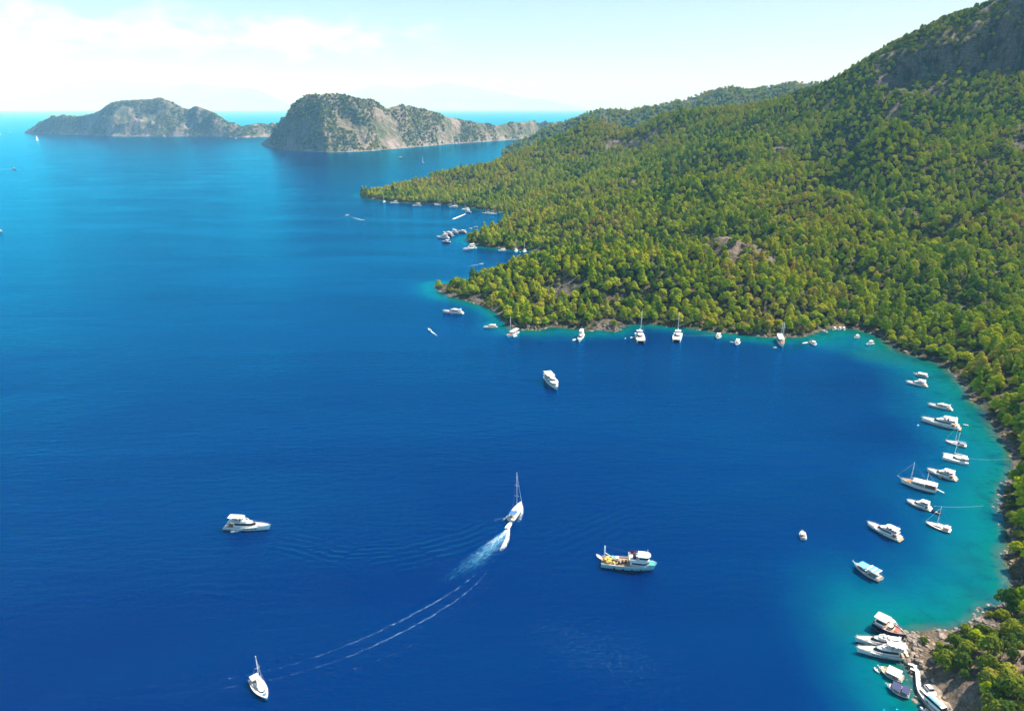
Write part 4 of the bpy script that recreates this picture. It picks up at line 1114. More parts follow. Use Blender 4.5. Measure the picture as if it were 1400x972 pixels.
# ---- gulet
def gulet(P, L, B=None, masts=(.66, .30), mh=(1.0, .72), hullm=WHITE, awn=WHITE, mid=None, deckm=TEAK, passer=True):
    B = B or L*.25; s = L/22
    zs = hull(P, L*.88, B, 1.9*s+.2, 2.7*s+.3, hullm, stern=.74, fine=1.9, rake=.09, deckmat=deckm, bul=.3, boot=REDW)
    x = lambda t: -L*.46+L*.88*t; zd = 1.9*s+.1
    for c in P.children: c.location.x = -L*.02
    zb = zs[-1][2]
    MB().bar((x(.93), 0, zb-.2), (L*.5, 0, zb+.9*s), .16*s+.03, .07).build('bowsprit', WOOD if hullm != WHITE else MAST, P)
    house(P, x(.30), x(.70), B*.58, zd, zd+1.0*s+.2, .2, .4, .1, B*.04, win=(.35, .8), bevel=.05, mat=WHITE if hullm == WHITE else WOOD, wmat=GLASS)
    if mid: MB().box(x(.02), x(.30), -B*.34, B*.34, zd, zd+.9*s).build('aft_cabin', mid, P, .05)
    za = zd+2.3*s+.3
    for (tx, sy_) in ((.03, 1), (.03, -1), (.26, 1), (.26, -1), (.52, 1), (.52, -1)):
        MB().bar((x(tx), sy_*B*.36, zd), (x(tx), sy_*B*.33, za), .045).build('awning_post', STEEL, P)
    MB().prism([(x(.0), -B*.38), (x(.29), -B*.42), (x(.29), B*.42), (x(.0), B*.38)], za, za+.07, [(x(.0), -B*.2), (x(.29), -B*.2), (x(.29), B*.2), (x(.0), B*.2)]).build('awning', awn, P)
    MB().prism([(x(.31), -B*.40), (x(.64), -B*.38), (x(.64), B*.38), (x(.31), B*.40)], za-.25, za-.15, [(x(.31), -B*.1), (x(.64), -B*.1), (x(.64), B*.1), (x(.31), B*.1)]).build('awning', awn, P)
    MB().box(x(.72), x(.80), -B*.2, B*.2, zs[-1][2]-.6*s, zs[-1][2]-.2*s).build('sunpad', REDW if hullm != WHITE else ORANGE, P, .04)
    tops = []
    for t_, h in zip(masts, mh):
        spar(P, x(t_), zd, zd+L*.62*h, .15*s+.04, (.45, .75), 1.0*s, MAST); tops.append((x(t_)-.012*L*.62*h, 0, zd+L*.62*h))
        MB().bar((x(t_)-.3, 0, za+.35), (x(t_)-L*.2, 0, za+.5), .10).build('boom', MAST, P)
    rg = [(tops[0], (L*.495, 0, zb+.85*s)), (tops[0], (x(masts[0])-.3, B*.47, zd+.3)), (tops[0], (x(masts[0])-.3, -B*.47, zd+.3)), (tops[0], (x(masts[-1])-.4 if len(masts) > 1 else x(.02), 0, za+.3))]
    if len(tops) > 1: rg += [(tops[1], (x(.0), B*.3, zd+.4)), (tops[1], (x(.0), -B*.3, zd+.4))]
    rigging(P, rg, .03)
    if passer: MB().raw(*[([(x(.0), -.3, zd), (x(.0), .3, zd), (x(.0)-4*s, .25, .8), (x(.0)-4*s, -.25, .8), (x(.0), -.3, zd+.1), (x(.0), .3, zd+.1), (x(.0)-4*s, .25, .9), (x(.0)-4*s, -.25, .9)]), [(0, 1, 2, 3), (4, 7, 6, 5), (0, 4, 5, 1), (2, 6, 7, 3), (1, 5, 6, 2), (0, 3, 7, 4)]]).build('gangway', WHITE, P)
    rail(P, L, B, zs, .0, 1, .5*s, r=.03)
# ---- catamaran
def catamaran(P, L, B=None, mast=1.2, bimini=WHITE, win=GLASS):
    B = B or L*.53; s = L/13; x = lambda t: -L/2+L*t; zd = 1.5*s
    for sg in (1, -1):
        hull(P, L, B*.25, 1.35*s, 1.75*s, WHITE, stern=.7, fine=2.2, rake=.03, y0=sg*B*.37, name='hull', bul=.05, boot=None)
    MB().prism([(x(.10), -B*.37), (x(.66), -B*.37), (x(.66), B*.37), (x(.10), B*.37)], .75*s, zd).build('bridge_deck', WHITE, P, .05)
    m = MB()
    m.box(x(.66), x(.92), -B*.27, -.12, zd-.16, zd-.12).box(x(.66), x(.92), .12, B*.27, zd-.16, zd-.12); m.build('trampoline', LGREY, P)
    MB().bar((x(.93), -B*.36, zd-.1), (x(.93), B*.36, zd-.1), .12).build('cross_beam', MAST, P)
    house(P, x(.24), x(.62), B*.62, zd, zd+1.0*s, .45, 1.2*s, .1, B*.05, win=(.25, .8), bevel=.06)
    for sy_ in (1, -1): MB().bar((x(.10), sy_*B*.30, zd), (x(.12), sy_*B*.27, zd+1.6*s), .05).build('roof_post', STEEL, P)
    MB().box(x(.07), x(.27), -B*.31, B*.31, zd+1.6*s, zd+1.7*s).build('hardtop', bimini, P, .03)
    MB().box(x(.10), x(.22), -B*.26, B*.26, zd, zd+.45).build('seat', LGREY, P, .05)
    xm = x(.56); zt = zd+L*mast
    spar(P, xm, zd+.8*s, zt, .14*s+.03, (.4, .7), 1.1*s)
    bm_ = MB().bar((xm-.1, 0, zd+2.2*s), (xm-L*.42, 0, zd+2.4*s), .12).build('boom', MAST, P)
    MB().box(xm-L*.40, xm-.3, -.16, .16, zd+2.45*s, zd+2.85*s).build('sail_cover', WHITE, bm_)
    rigging(P, [((xm, 0, zt-.3), (x(.93), 0, zd)), ((xm, 0, zt-1.2), (x(.42), B*.46, zd)), ((xm, 0, zt-1.2), (x(.42), -B*.46, zd))], .025)
# ---- tender
def tender(P, L, B=None, tube_m=LGREY, inner=WHITE, motor=True, cover=None, rigid=False):
    B = B or L*.42
    if rigid:
        hull(P, L, B, .5, .75, tube_m, stern=.8, fine=2.0, bul=.3, boot=None, deckmat=inner)
    else:
        r = B*.14+.04; path = [(-L*.5, B*.5-r), (-L*.05, B*.5-r), (L*.25, B*.40-r*.7), (L*.42, B*.2-r*.3), (L*.5-r, 0)]
        path = path+[(x, -y) for x, y in reversed(path[:-1])]; m = MB()
        m.poly([(x, y, .32) for x, y in path], r); m.build('tube', tube_m, P, smooth=False)
        MB().prism([(-L*.46, -B*.38), (L*.2, -B*.34), (L*.42, 0), (L*.2, B*.34), (-L*.46, B*.38)], .08, .2).build('floor', inner, P)
    MB().box(-L*.12, L*.04, -B*.3, B*.3, .35, .55).build('seat', LGREY if tube_m != LGREY else WHITE, P, .03)
    if cover: MB().box(-L*.3, L*.1, -B*.36, B*.36, 1.5, 1.58).build('canopy', cover, P, .02)
    if motor: MB().box(-L*.5-.35, -L*.5+.05, -.17, .17, .0, .95).build('outboard_motor', BLACK, P, .05)
# ---- small open speedboat
def speedboat(P, L, B=None, hullm=WHITE, top=None):
    B = B or L*.36; zs = hull(P, L, B, .75, 1.0, hullm, stern=.86, boot=None, bul=.12); x = lambda t: -L/2+L*t
    MB().box(x(.08), x(.5), -B*.30, B*.30, .66, .74).build('cockpit_floor', LGREY, P)
    m = MB(); m.raw([(x(.5), -B*.34, .85), (x(.62), -B*.18, .85), (x(.62), B*.18, .85), (x(.5), B*.34, .85), (x(.46), -B*.30, 1.35), (x(.56), -B*.15, 1.4), (x(.56), B*.15, 1.4), (x(.46), B*.30, 1.35)], [(0, 1, 5, 4), (1, 2, 6, 5), (2, 3, 7, 6)]); m.build('windshield', GLASS, P)
    MB().box(x(.10), x(.18), -B*.3, B*.3, .74, 1.1).box(x(.33), x(.40), -B*.25, B*.25, .74, 1.2).build('seat', CREAM, P, .04)
    MB().box(x(-.05), x(.02), -.2, .2, .1, 1.15).build('outboard_motor', BLACK, P, .05)
    if top:
        for sx, sy_ in ((.2, 1), (.2, -1), (.45, 1), (.45, -1)): MB().bar((x(sx), sy_*B*.36, .8), (x(sx), sy_*B*.32, 2.1), .03).build('canopy_post', STEEL, P)
        MB().prism([(x(.12), -B*.36), (x(.55), -B*.34), (x(.55), B*.34), (x(.12), B*.36)], 2.1, 2.2).build('canopy', top, P, .03)
# ---- excursion boat with long canopies
def tour_boat(P, L, B=None, cans=((.08, .42, 1.0), (.44, .80, .72)), can=SKYC, hullm=WHITE, stripe=True, low=None, cabin=(.40, .72), bowm=CREAM, striped=False, sprit=True):
    B = B or L*.28; s = L/17
    zs = hull(P, L*.93, B, 1.25*s+.1, 2.1*s+.2, hullm, stern=.72, fine=1.9, rake=.08, deckmat=TEAK, bul=.25, boot=low or BOOT); x = lambda t: -L*.47+L*.93*t; zd = 1.25*s
    house(P, x(cabin[0]), x(cabin[1]), B*.66, zd, zd+1.35*s+.1, .25, .6, .1, B*.03, win=(.4, .85), bevel=.05)
    MB().box(x(.04), x(cabin[0]-.02), -B*.34, B*.34, zd+.0, zd+.5).build('bench', GREY, P, .04)
    for a, b, h in cans:
        z = zd+3.1*s*h+.3
        for tx in (a+.02, (a+b)/2, b-.02):
            for sy_ in (1, -1): MB().bar((x(tx), sy_*B*.40, zd), (x(tx), sy_*B*.38, z), .05).build('canopy_post', STEEL, P)
        c = MB().prism([(x(a), -B*.44), (x(b), -B*.42), (x(b), B*.42), (x(a), B*.44)], z, z+.06, [(x(a), -B*.2), (x(b), -B*.2), (x(b), B*.2), (x(a), B*.2)]).build('canopy', can, P)
        if striped and h >= 1:
            m = MB()
            for k in (0.02, .42, .86): m.prism([(x(a+(b-a)*k), -B*.40), (x(a+(b-a)*(k+.12)), -B*.40), (x(a+(b-a)*(k+.12)), B*.40), (x(a+(b-a)*k), B*.40)], z+.065, z+.09)
            m.build('canopy_stripe', WHITE, c)
    if sprit:
        MB().bar((x(.95), 0, zs[-1][2]-.1), (L*.5+.3, 0, zs[-1][2]+.5*s), .12).bar((L*.5, 0, zs[-1][2]+.4*s), (L*.5-.1, 0, zs[-1][2]+1.6*s), .04).build('bowsprit', MAST, P)
    MB().box(x(.84), x(.90), -B*.14, B*.14, zs[-1][2]-.5*s, zs[-1][2]+.1).build('anchor_winch', bowm, P, .03)
    rail(P, L, B, zs, .0, 1, .55*s, r=.03)
    return zs
# ------------------------------------------------------------------ the boats, one by one
Y = 'motor yacht'; S = 'sailing yacht'
def put(fn, name, stern, bow, label, cat, group=None, **kw):
    e, L = boat(name, stern, bow, label, cat, group, kw.pop('L', None)); fn(e, L, **kw); return e

# open water
put(motor_yacht, 'motor_yacht', (308,721), (370,723.8), 'white motor yacht with a slatted flybridge roof alone on the open water at the left', Y, fly='slat', B=5.2)
put(tender, 'jet_tender', (316,727), (328,725.5), 'small pink-white tender tied beside the lone yacht with the slatted roof', 'tender', tube_m=WHITE)
put(sail_yacht, 'sailing_yacht', (346.5,929), (366,958), 'white sailing yacht with a tall bare mast leaving the bottom edge, dark blue cushion forward', S, mast=1.12, bimini=LGREY, pad=BLUEC, B=4.3)
put(sail_yacht, 'sailing_yacht', (698.5,713), (713,689), 'white sailing yacht with two blue awnings under way in mid bay, towing a dinghy', S, mast=1.2, bimini=BLUEC, B=4.2)
put(tender, 'dinghy', (693.5,722), (698,716), 'white dinghy towed in the foam just behind the sailing yacht with blue awnings', 'dinghy', tube_m=WHITE, L=5.2)
put(cruiser, 'motorboat', (1098.5,739), (1096,726.5), 'small white cabin boat alone on the blue water left of the row of moored yachts', 'motorboat', roofm=WHITE, B=3.0, L=6.5)
# the passenger boat seen end-on
def ferry(P, L, B=6.0):
    zs = hull(P, L, B, 1.9, 3.0, WHITE, stern=.8, fine=2.4, deckmat=CREAM, boot=BOOT); x = lambda t: -L/2+L*t
    house(P, x(.08), x(.72), B*.84, 1.9, 4.0, .25, .9, .1, .15, win=(.35, .8))
    MB().prism(plan(x(.02), x(.86), B*.94, .3), 4.0, 4.14).build('upper_deck', WHITE, P, .04)
    house(P, x(.46), x(.70), B*.60, 4.14, 5.9, .4, .9, .1, .2, win=(.35, .8), name='wheelhouse')
    for tx in (.06, .24, .42):
        for s_ in (1, -1): MB().bar((x(tx), s_*B*.4, 4.1), (x(tx), s_*B*.4, 6.1), .06).build('awning_post', STEEL, P)
    MB().box(x(.03), x(.45), -B*.44, B*.44, 6.1, 6.2).build('awning', CREAM, P, .03)
    MB().box(x(.10), x(.40), -B*.34, -B*.1, 4.15, 4.6).box(x(.10), x(.40), B*.1, B*.34, 4.15, 4.6).build('bench', GREY, P, .04)
    MB().bar((x(.5), 0, 5.9), (x(.48), 0, 8.4), .07).build('mast', MAST, P)
    rail(P, L, B, zs, .5, 1, .9)
put(ferry, 'passenger_boat', (747.5,518), (762,534), 'stubby white two deck passenger boat anchored on the open blue off the wooded headland', 'passenger boat', B=6.4)
# the fishing boat
def fishing_boat(P, L, B=6.4):
    zs = hull(P, L, B, 2.2, 3.6, mat_paint('pale_blue_hull', (0.36, 0.62, 0.68), .5, 0, .15), stern=.82, fine=2.6, deckmat=TEAK, boot=BOOT, bul=.6); x = lambda t: -L/2+L*t
    h, _ = house(P, x(.52), x(.86), B*.72, 2.1, 4.6, .3, .5, .1, .1, win=(.45, .75), name='deckhouse')
    house(P, x(.66), x(.86), B*.60, 4.62, 6.8, .35, .4, .1, .15, win=(.45, .8), name='wheelhouse')
    MB().prism(plan(x(.65), x(.88), B*.66, .35), 6.82, 6.95).build('wheelhouse_roof', mat_paint('mint', (.55, .74, .66), .6), P, .03)
    MB().box(x(.50), x(.66), -B*.38, B*.38, 4.62, 4.74).build('upper_deck', WHITE, P)
    m = MB()
    for s_ in (1, -1): m.box(x(.50), x(.66), s_*B*.38-.05, s_*B*.38+.05, 4.74, 5.5)
    m.build('bulwark', WHITE, P)
    MB().box(x(.56), x(.62), -.7, .7, 4.75, 6.4).build('funnel', NAVY, P, .1)
    MB().prism(plan(x(.86), x(.985), B*.5, .6), 3.0, 3.25).build('foredeck', TURQ, P, .04)
    # stern works: net heap, gallows and boom
    rs = np.random.RandomState(5); m = MB()
    for k in range(12): m.ball((x(.06)+rs.rand()*L*.17, rs.uniform(-1.7, 1.7), 2.3+rs.rand()*.5), rs.uniform(.55, .95), 8, .55)
    m.build('net_heap', YEL, P, smooth=True)
    m = MB()
    for k in range(5): m.ball((x(.12)+rs.rand()*L*.12, rs.uniform(.4, 2.2), 2.6+rs.rand()*.4), rs.uniform(.4, .7), 8, .6)
    m.build('net_heap', TURQ, P, smooth=True)
    MB().bar((x(.05), 0, 1.8), (x(.05), 0, 9.2), .30, .20, 8).build('mast', MAST, P, smooth=True)
    MB().bar((x(.05), 0, 6.0), (x(.23), .2, 3.2), .16).build('derrick_boom', MAST, P)
    MB().bar((x(.48), -.3, 1.8), (x(.48), -.3, 7.6), .24, .18, 8).build('mast', mat_paint('cream_yellow', (.72, .62, .36), .6), P, smooth=True)
    MB().bar((x(.82), 0, 6.8), (x(.82), 0, 9.6), .16, .08).ball((x(.82), 0, 8.2), .4, 8, .6).build('radar_mast', MAST, P)
    MB().bar((x(.61), -.9, 6.2), (x(.61), -.9, 9.1), .05).build('flagpole', MAST, P)
    # red flag with a white crescent and star, streaming aft
    fm = MB(); n = 7
    V = [(x(.61)-.05-2.2*i/(n-1), -.9+.16*math.sin(i*1.1), z) for i in range(n) for z in (7.5, 9.0)]
    fm.raw(V, [(2*i, 2*i+2, 2*i+3, 2*i+1) for i in range(n-1)]); fl = fm.build('flag', RED, P)
    for side in (.05, -.05):
        cm = MB(); cx, cz = x(.61)-.85, 8.25; K = 14; V = []
        for k in range(K+1):
            a = R(42)+(2*math.pi-R(84))*k/K; V.append((cx-.42*math.cos(a), -.78+side*2.4, cz+.42*math.sin(a)))
            b = R(56)+(2*math.pi-R(112))*k/K; V.append((cx-.09-.32*math.cos(b), -.78+side*2.4, cz+.32*math.sin(b)))
        cm.raw(V, [(2*k, 2*k+2, 2*k+3, 2*k+1) for k in range(K)])
        st = []
        for k in range(10):
            a = math.pi*k/5; r_ = .2 if k % 2 == 0 else .08; st.append((cx-.52-r_*math.cos(a), -.78+side*2.4, cz+r_*math.sin(a)))
        cm.raw(st, [tuple(range(10))]); cm.build('crescent_and_star', WHITE, fl)
    m = MB()
    for k, t_ in enumerate((.30, .36, .42)): m.box(x(t_), x(t_+.04), -1.6+.5*k, -.4+.6*k, 2.2, 3.0+.2*(k % 2))
    m.build('deck_crate', BLACK, P, .05)
    MB().box(x(.25), x(.31), .3, 1.9, 2.2, 3.5).build('winch', WHITE, P, .1)
    for k, t_ in enumerate((.24, .40, .56, .72)):
        MB().ball((x(t_), -hw(t_, B, .82, 2.6)-.25, 1.0), .42, 8, 1.0).build('tyre_fender', BLACK, P, smooth=True)
    rigging(P, [((x(.05), 0, 9.1), (x(.48), -.3, 7.5)), ((x(.48), -.3, 7.5), (x(.82), 0, 9.0))], .03)
    rail(P, L, B, zs, .0, 1, .5)
put(fishing_boat, 'fishing_boat', (823.5,771), (896,779), 'pale blue and white fishing boat with yellow nets aft and a red flag', 'fishing boat', B=6.6)
put(tender, 'skiff', (823,764.5), (815,759), 'small white skiff trailing off the stern of the fishing boat with yellow nets', 'skiff', tube_m=WHITE, rigid=True, motor=False)

# row along the right shore, from the head of the bay down
put(tour_boat, 'excursion_boat', (1269,516.5), (1249,512.5), 'short white excursion boat, farther of the close pair nearest the head of the right shore', 'excursion boat', can=WHITE, cans=((.1, .72, .8),), B=4.2)
put(motor_yacht, 'motor_yacht', (1268,529), (1238,523.5), 'white motor yacht with a high pale hardtop in front of the short excursion boat', Y, fly='hard', top=CREAM, style=1, B=4.8)
put(tender, 'dinghy', (1266.5,529.5), (1262,529), 'tiny white dinghy at the stern corner of the yacht beside the short excursion boat', 'dinghy', tube_m=WHITE, motor=False)
put(motor_yacht, 'motor_yacht', (1302,561), (1268,554.5), 'low slim white motor yacht moored just beyond the largest yacht of the right shore', Y, fly=True, B=4.4, pad=False)
put(motor_yacht, 'motor_yacht', (1313,587), (1259,575), 'largest white motor yacht of the right shore row with a dark lower hull band', Y, fly='hard', style=1, B=6.6, hullm=WHITE, L=None)
put(tender, 'dinghy', (1324,582.2), (1316.5,580.6), 'white dinghy floating off the stern of the largest yacht on the right shore', 'dinghy', tube_m=WHITE, motor=False)
put(sail_yacht, 'sailing_yacht', (1321,611), (1292,604), 'sailing yacht with a dark blue awning aft between the largest yacht and the white catamaran', S, bimini=BLUEC, mast=1.1, B=4.2)
put(catamaran, 'catamaran', (1323,633), (1288,625), 'white sailing catamaran seen side-on in the row along the right shore', 'catamaran', B=7.5)
put(motor_yacht, 'motor_yacht', (1308,657), (1267,644), 'white motor yacht with dark saloon windows and an orange tender alongside', Y, fly='hard', B=5.2, style=1)
put(tender, 'dinghy', (1288,654), (1282,652), 'small orange and white tender alongside the yacht behind the two masted gulet', 'tender', tube_m=ORANGE)
put(gulet, 'gulet', (1281,673), (1226,658), 'two masted white gulet with pale awnings and dark wooden stern, right shore row', 'gulet', awn=WHITE, mid=WOOD, masts=(.72, .30), B=5.8, mh=(.95, .66))
put(motor_yacht, 'trawler_yacht', (1273,697.5), (1239,686), 'rounded white trawler yacht with dark lattice windows and a navy stripe, below the gulet', Y, fly='bimini', canvas=WHITE, B=5.0, style=2)
put(tender, 'dinghy', (1285.5,703), (1273,698.5), 'dark inflatable dinghy tied behind the rounded trawler yacht', 'dinghy', tube_m=NAVY, B=2.4)
put(sail_yacht, 'sailing_yacht', (1299.5,727.5), (1265,715.5), 'sailing yacht with a grey stern arch, nearest one mast yacht to the turquoise shallows', S, bimini=LGREY, mast=.95, B=4.4, doghouse=False)
put(motor_yacht, 'motor_yacht', (1232,739.5), (1185,717.5), 'sleek white motor yacht with a long dark window line lying farthest out in the row', Y, fly='hard', B=5.2, style=1)
put(tender, 'dinghy', (1223,736.5), (1214,733.5), 'white tender alongside the sleek yacht with the long dark windows', 'tender', tube_m=WHITE)
put(tour_boat, 'excursion_boat', (1205,795), (1166,773), 'excursion boat with blue and white striped canopies and a pale bow, south of the yachts', 'excursion boat', can=SKYC, cans=((.10, .48, 1.0), (.52, .82, .75)), B=5.0, striped=True, hullm=LGREY)
# moored at the rocky point
put(cruiser, 'motorboat', (1229,865.5), (1207,843), 'open motorboat with a dark blue awning behind the broad navy hulled boat at the point', 'motorboat', roof=False, dark_aft=DARKC, B=3.6)
def round_gulet(P, L, B=6.6):
    zs = hull(P, L, B, 2.3, 2.9, NAVY, stern=.82, fine=1.9, rake=.05, deckmat=TEAK, bul=.35, boot=WHITE); x = lambda t: -L/2+L*t
    MB().prism([(x(0), -B*.38), (x(.42), -B*.44), (x(.42), B*.44), (x(0), B*.38)], 4.9, 5.02, [(x(.02), -B*.3), (x(.40), -B*.34), (x(.40), B*.34), (x(.02), B*.3)]).build('sun_roof', LGREY, P, .04)
    house(P, x(.06), x(.40), B*.74, 2.3, 4.85, .2, .3, .1, .1, win=(.35, .8))
    house(P, x(.44), x(.62), B*.45, 2.3, 3.3, .3, .6, .1, .1, win=(.3, .8), mat=CREAM)
    MB().box(x(.66), x(.80), -B*.22, B*.22, 2.45, 2.75).build('sunpad', REDW, P, .04)
    m = MB()
    for s_ in (1, -1): m.poly([(x_, s_*(b-.35), z+.0) for x_, b, z in zs if x_ > x(.45) and b > .5], .09)
    m.build('rail_trim', REDW, P); rail(P, L, B, zs, .4, 1, .7)
put(round_gulet, 'wooden_tour_boat', (1195.5,854), (1236,875), 'broad tour boat with grey sun roof and navy hull, bow against the rocky point', 'tour boat', B=5.6)
put(tender, 'barge', (1225,873.5), (1206,868), 'long flat white workboat squeezed between the navy hulled tour boat and the twin yachts', 'workboat', rigid=True, tube_m=WHITE, motor=False, B=2.6)
m_ = MB().prism(plan(-1.6, 1.6, .8, .5), .05, .2).build('paddleboard', CYAN, None, .03); cc, _, rz = world_of((1234,877.5), (1227,875.5)); m_.location = (cc.x, cc.y, 0); m_.rotation_euler = (0, 0, rz)
tag(m_, 'cyan paddleboard floating beside the rocks of the point', 'paddleboard')
put(motor_yacht, 'motor_yacht', (1221,883.5), (1183,878.5), 'rear one of the twin white motor yachts side by side at the rocky point', Y, fly=True, B=4.1, L=17.0)
put(motor_yacht, 'motor_yacht', (1227,898), (1187,893), 'front one of the twin white motor yachts side by side at the rocky point', Y, fly='hard', B=4.3, L=18.4)
put(tour_boat, 'excursion_boat', (1235,931), (1200,914), 'excursion boat with grey roof and red brown waterline moored at the stone quay', 'excursion boat', can=LGREY, cans=((.12, .66, .8),), low=REDW, B=4.8)
put(tender, 'skiff', (1203,919.5), (1194.5,914), 'narrow white skiff beside the bow of the red sterned excursion boat', 'skiff', tube_m=WHITE, rigid=True, motor=False, B=1.4)
put(tour_boat, 'excursion_boat', (1244,952), (1211,938), 'excursion boat with navy awnings, nearest of the boats berthed at the stone quay', 'excursion boat', can=DARKC, cans=((.04, .36, .85), (.40, .78, .8)), B=4.4)
put(speedboat, 'motorboat', (1269,974), (1257,969), 'small white motorboat cut by the bottom edge below the stone quay', 'motorboat')

# moored along the wooded headland and the head of the bay
put(motor_yacht, 'motor_yacht', (633.5,429), (605.5,427.5), 'white motor yacht with a raked radar arch anchored off the tip of the near headland', Y, fly=True, B=5.4)
put(tender, 'dinghy', (621,428.8), (616,429.3), 'white dinghy alongside the motor yacht off the tip of the near headland', 'dinghy', tube_m=WHITE, motor=False)
put(motor_yacht, 'motor_yacht', (679.5,447.5), (661,449), 'small white motor yacht between the headland tip and the one masted gulet', Y, fly=True, B=4.8)
put(gulet, 'gulet', (708,455), (692,463), 'one masted gulet with a red brown waterline moored under the headland cliff', 'gulet', masts=(.68,), mh=(1.3,), hullm=WHITE, B=5.0, passer=False)
put(tender, 'dinghy', (706,459), (702,461), 'white dinghy alongside the one masted gulet under the headland cliff', 'dinghy', tube_m=WHITE, motor=False)
put(motor_yacht, 'motor_yacht', (796,458), (791.5,469), 'white motor yacht with its bow toward open water off the pale rock outcrop', Y, fly='hard', B=5.2)
put(tender, 'dinghy', (787.5,464), (783,466), 'white dinghy beside the yacht moored off the pale rock outcrop', 'dinghy', tube_m=WHITE, motor=False)
put(catamaran, 'catamaran', (873.5,459), (876.5,470.5), 'left of the two white catamarans under the headland, with a tender and grey roof', 'catamaran', B=7.8, mast=1.0, bimini=LGREY)
put(tender, 'dinghy', (867.5,461), (862,462.5), 'white tender beside the left of the two catamarans', 'tender', tube_m=WHITE)
put(catamaran, 'catamaran', (927,458.5), (924.5,468.5), 'right of the two white catamarans under the headland, tied to the shore by a line', 'catamaran', B=7.6, mast=1.0)
put(cruiser, 'motorboat', (983.5,458.5), (980,466), 'white motorboat with a rounded roof, next one right of the two catamarans', 'motorboat', B=4.6, L=11)
put(cruiser, 'motorboat', (1009.5,466), (1006,475.5), 'white motorboat with an open roof between the rounded motorboat and the two masted gulet', 'motorboat', B=4.4, L=11.5, dark_aft=None)
put(tender, 'dinghy', (1003,468.8), (998,467.5), 'pale dinghy left of the motorboat with the open roof', 'dinghy', tube_m=LGREY, motor=False)
put(gulet, 'gulet', (1064.5,464), (1070.5,477), 'two masted pinkish white gulet moored stern-to at the head of the bay', 'gulet', masts=(.70, .38), mh=(1.05, .9), B=5.6, mid=WHITE)
put(tender, 'dinghy', (1061.5,475.3), (1057,475.8), 'faint grey dinghy beside the bow of the gulet at the head of the bay', 'dinghy', tube_m=LGREY, motor=False)
put(cruiser, 'motorboat', (1108.5,467), (1116,475.5), 'white motorboat with a dark blue stern awning at the head of the bay', 'motorboat', dark_aft=DARKC, B=4.4, roof=False, L=12)
put(tender, 'dinghy', (1104,468.8), (1097,470), 'long white dinghy trailing left of the motorboat with the dark stern awning', 'dinghy', tube_m=WHITE, motor=False, B=1.8)
for k, (a, b, lab, tp) in enumerate([((1126,453),(1131,455.3),'small white speedboat pulled in nearest the wooded end of the little beach', None),
        ((1142.5,450),(1138,452.2),'white canopied speedboat, left of the three lying together at the little beach', WHITE),
        ((1150,450),(1145,452),'pink-topped speedboat in the middle of the three lying together at the little beach', CREAM),
        ((1153,449),(1154.5,453),'small blocky white speedboat, right of the three lying together at the little beach', WHITE)]):
    put(speedboat, 'speedboat', a, b, lab, 'speedboat', top=tp, L=6.2)
put(tender, 'rowboat', (1178,448.5), (1171,450), 'thin pale rowboat drawn up at the shaded beach under the trees', 'rowboat', rigid=True, tube_m=LGREY, motor=False, B=1.5)
put(cruiser, 'motorboat', (1174,461), (1167.5,463.5), 'small white wheelhouse boat in the shallows off the little beach', 'motorboat', B=3.0, L=8)
put(cruiser, 'motorboat', (1193.5,470), (1184,473), 'white roofed motorboat over the dark weed patch at the head of the bay', 'motorboat', B=3.6, L=10)

# second bay
put(motor_yacht, 'motor_yacht', (637.5,318.5), (625.5,317), 'navy hulled motor yacht, deepest of the rafted group by the middle headland', Y, fly=True, hullm=NAVY, B=5.6)
put(motor_yacht, 'motor_yacht', (619,317), (627,320.5), 'white motor yacht turned inward between the two navy hulls of the rafted group', Y, fly=True, B=5.6, L=24)
put(motor_yacht, 'motor_yacht', (619,323), (606,319.8), 'long navy hulled motor yacht on the outer side of the rafted group', Y, fly=True, hullm=NAVY, B=6.2)
put(motor_yacht, 'motor_yacht', (614,326), (597,325), 'white motor yacht with dark saloon windows at the outer left end of the rafted group', Y, fly='hard', B=6.0)
put(cruiser, 'motorboat', (616,332), (604,331.5), 'small dark bottomed motorboat just below the rafted yachts', 'motorboat', hullm=NAVY, B=5.0, roof=True)
put(motor_yacht, 'motor_yacht', (650.5,339.5), (633,343), 'white motor yacht by itself off the point of the middle headland', Y, fly='hard', B=6.4)
put(motor_yacht, 'motor_yacht', (691,342.5), (681,344), 'white motor yacht moored under the middle headland left of two masts', Y, fly=True, B=5.4)
put(sail_yacht, 'sailing_yacht', (705.8,342), (705.2,346.5), 'left of two sailing yachts moored bow out under the middle headland', S, bimini=WHITE, mast=1.15, L=15, B=5)
put(sail_yacht, 'sailing_yacht', (718,342.5), (716,347), 'right of two sailing yachts moored bow out under the middle headland', S, bimini=WHITE, mast=1.0, L=13, B=5)
put(speedboat, 'speedboat', (641,313.2), (646,312.4), 'small white speedboat by the tip of the middle headland', 'speedboat', L=7)
put(speedboat, 'speedboat', (653,310.3), (647.5,310.8), 'white motorboat half hidden by the trees of the middle headland', 'motorboat', L=8)
put(speedboat, 'speedboat', (656,361.8), (660,361.2), 'white speedboat running in behind the near headland with a thin straight wake', 'speedboat', L=6)
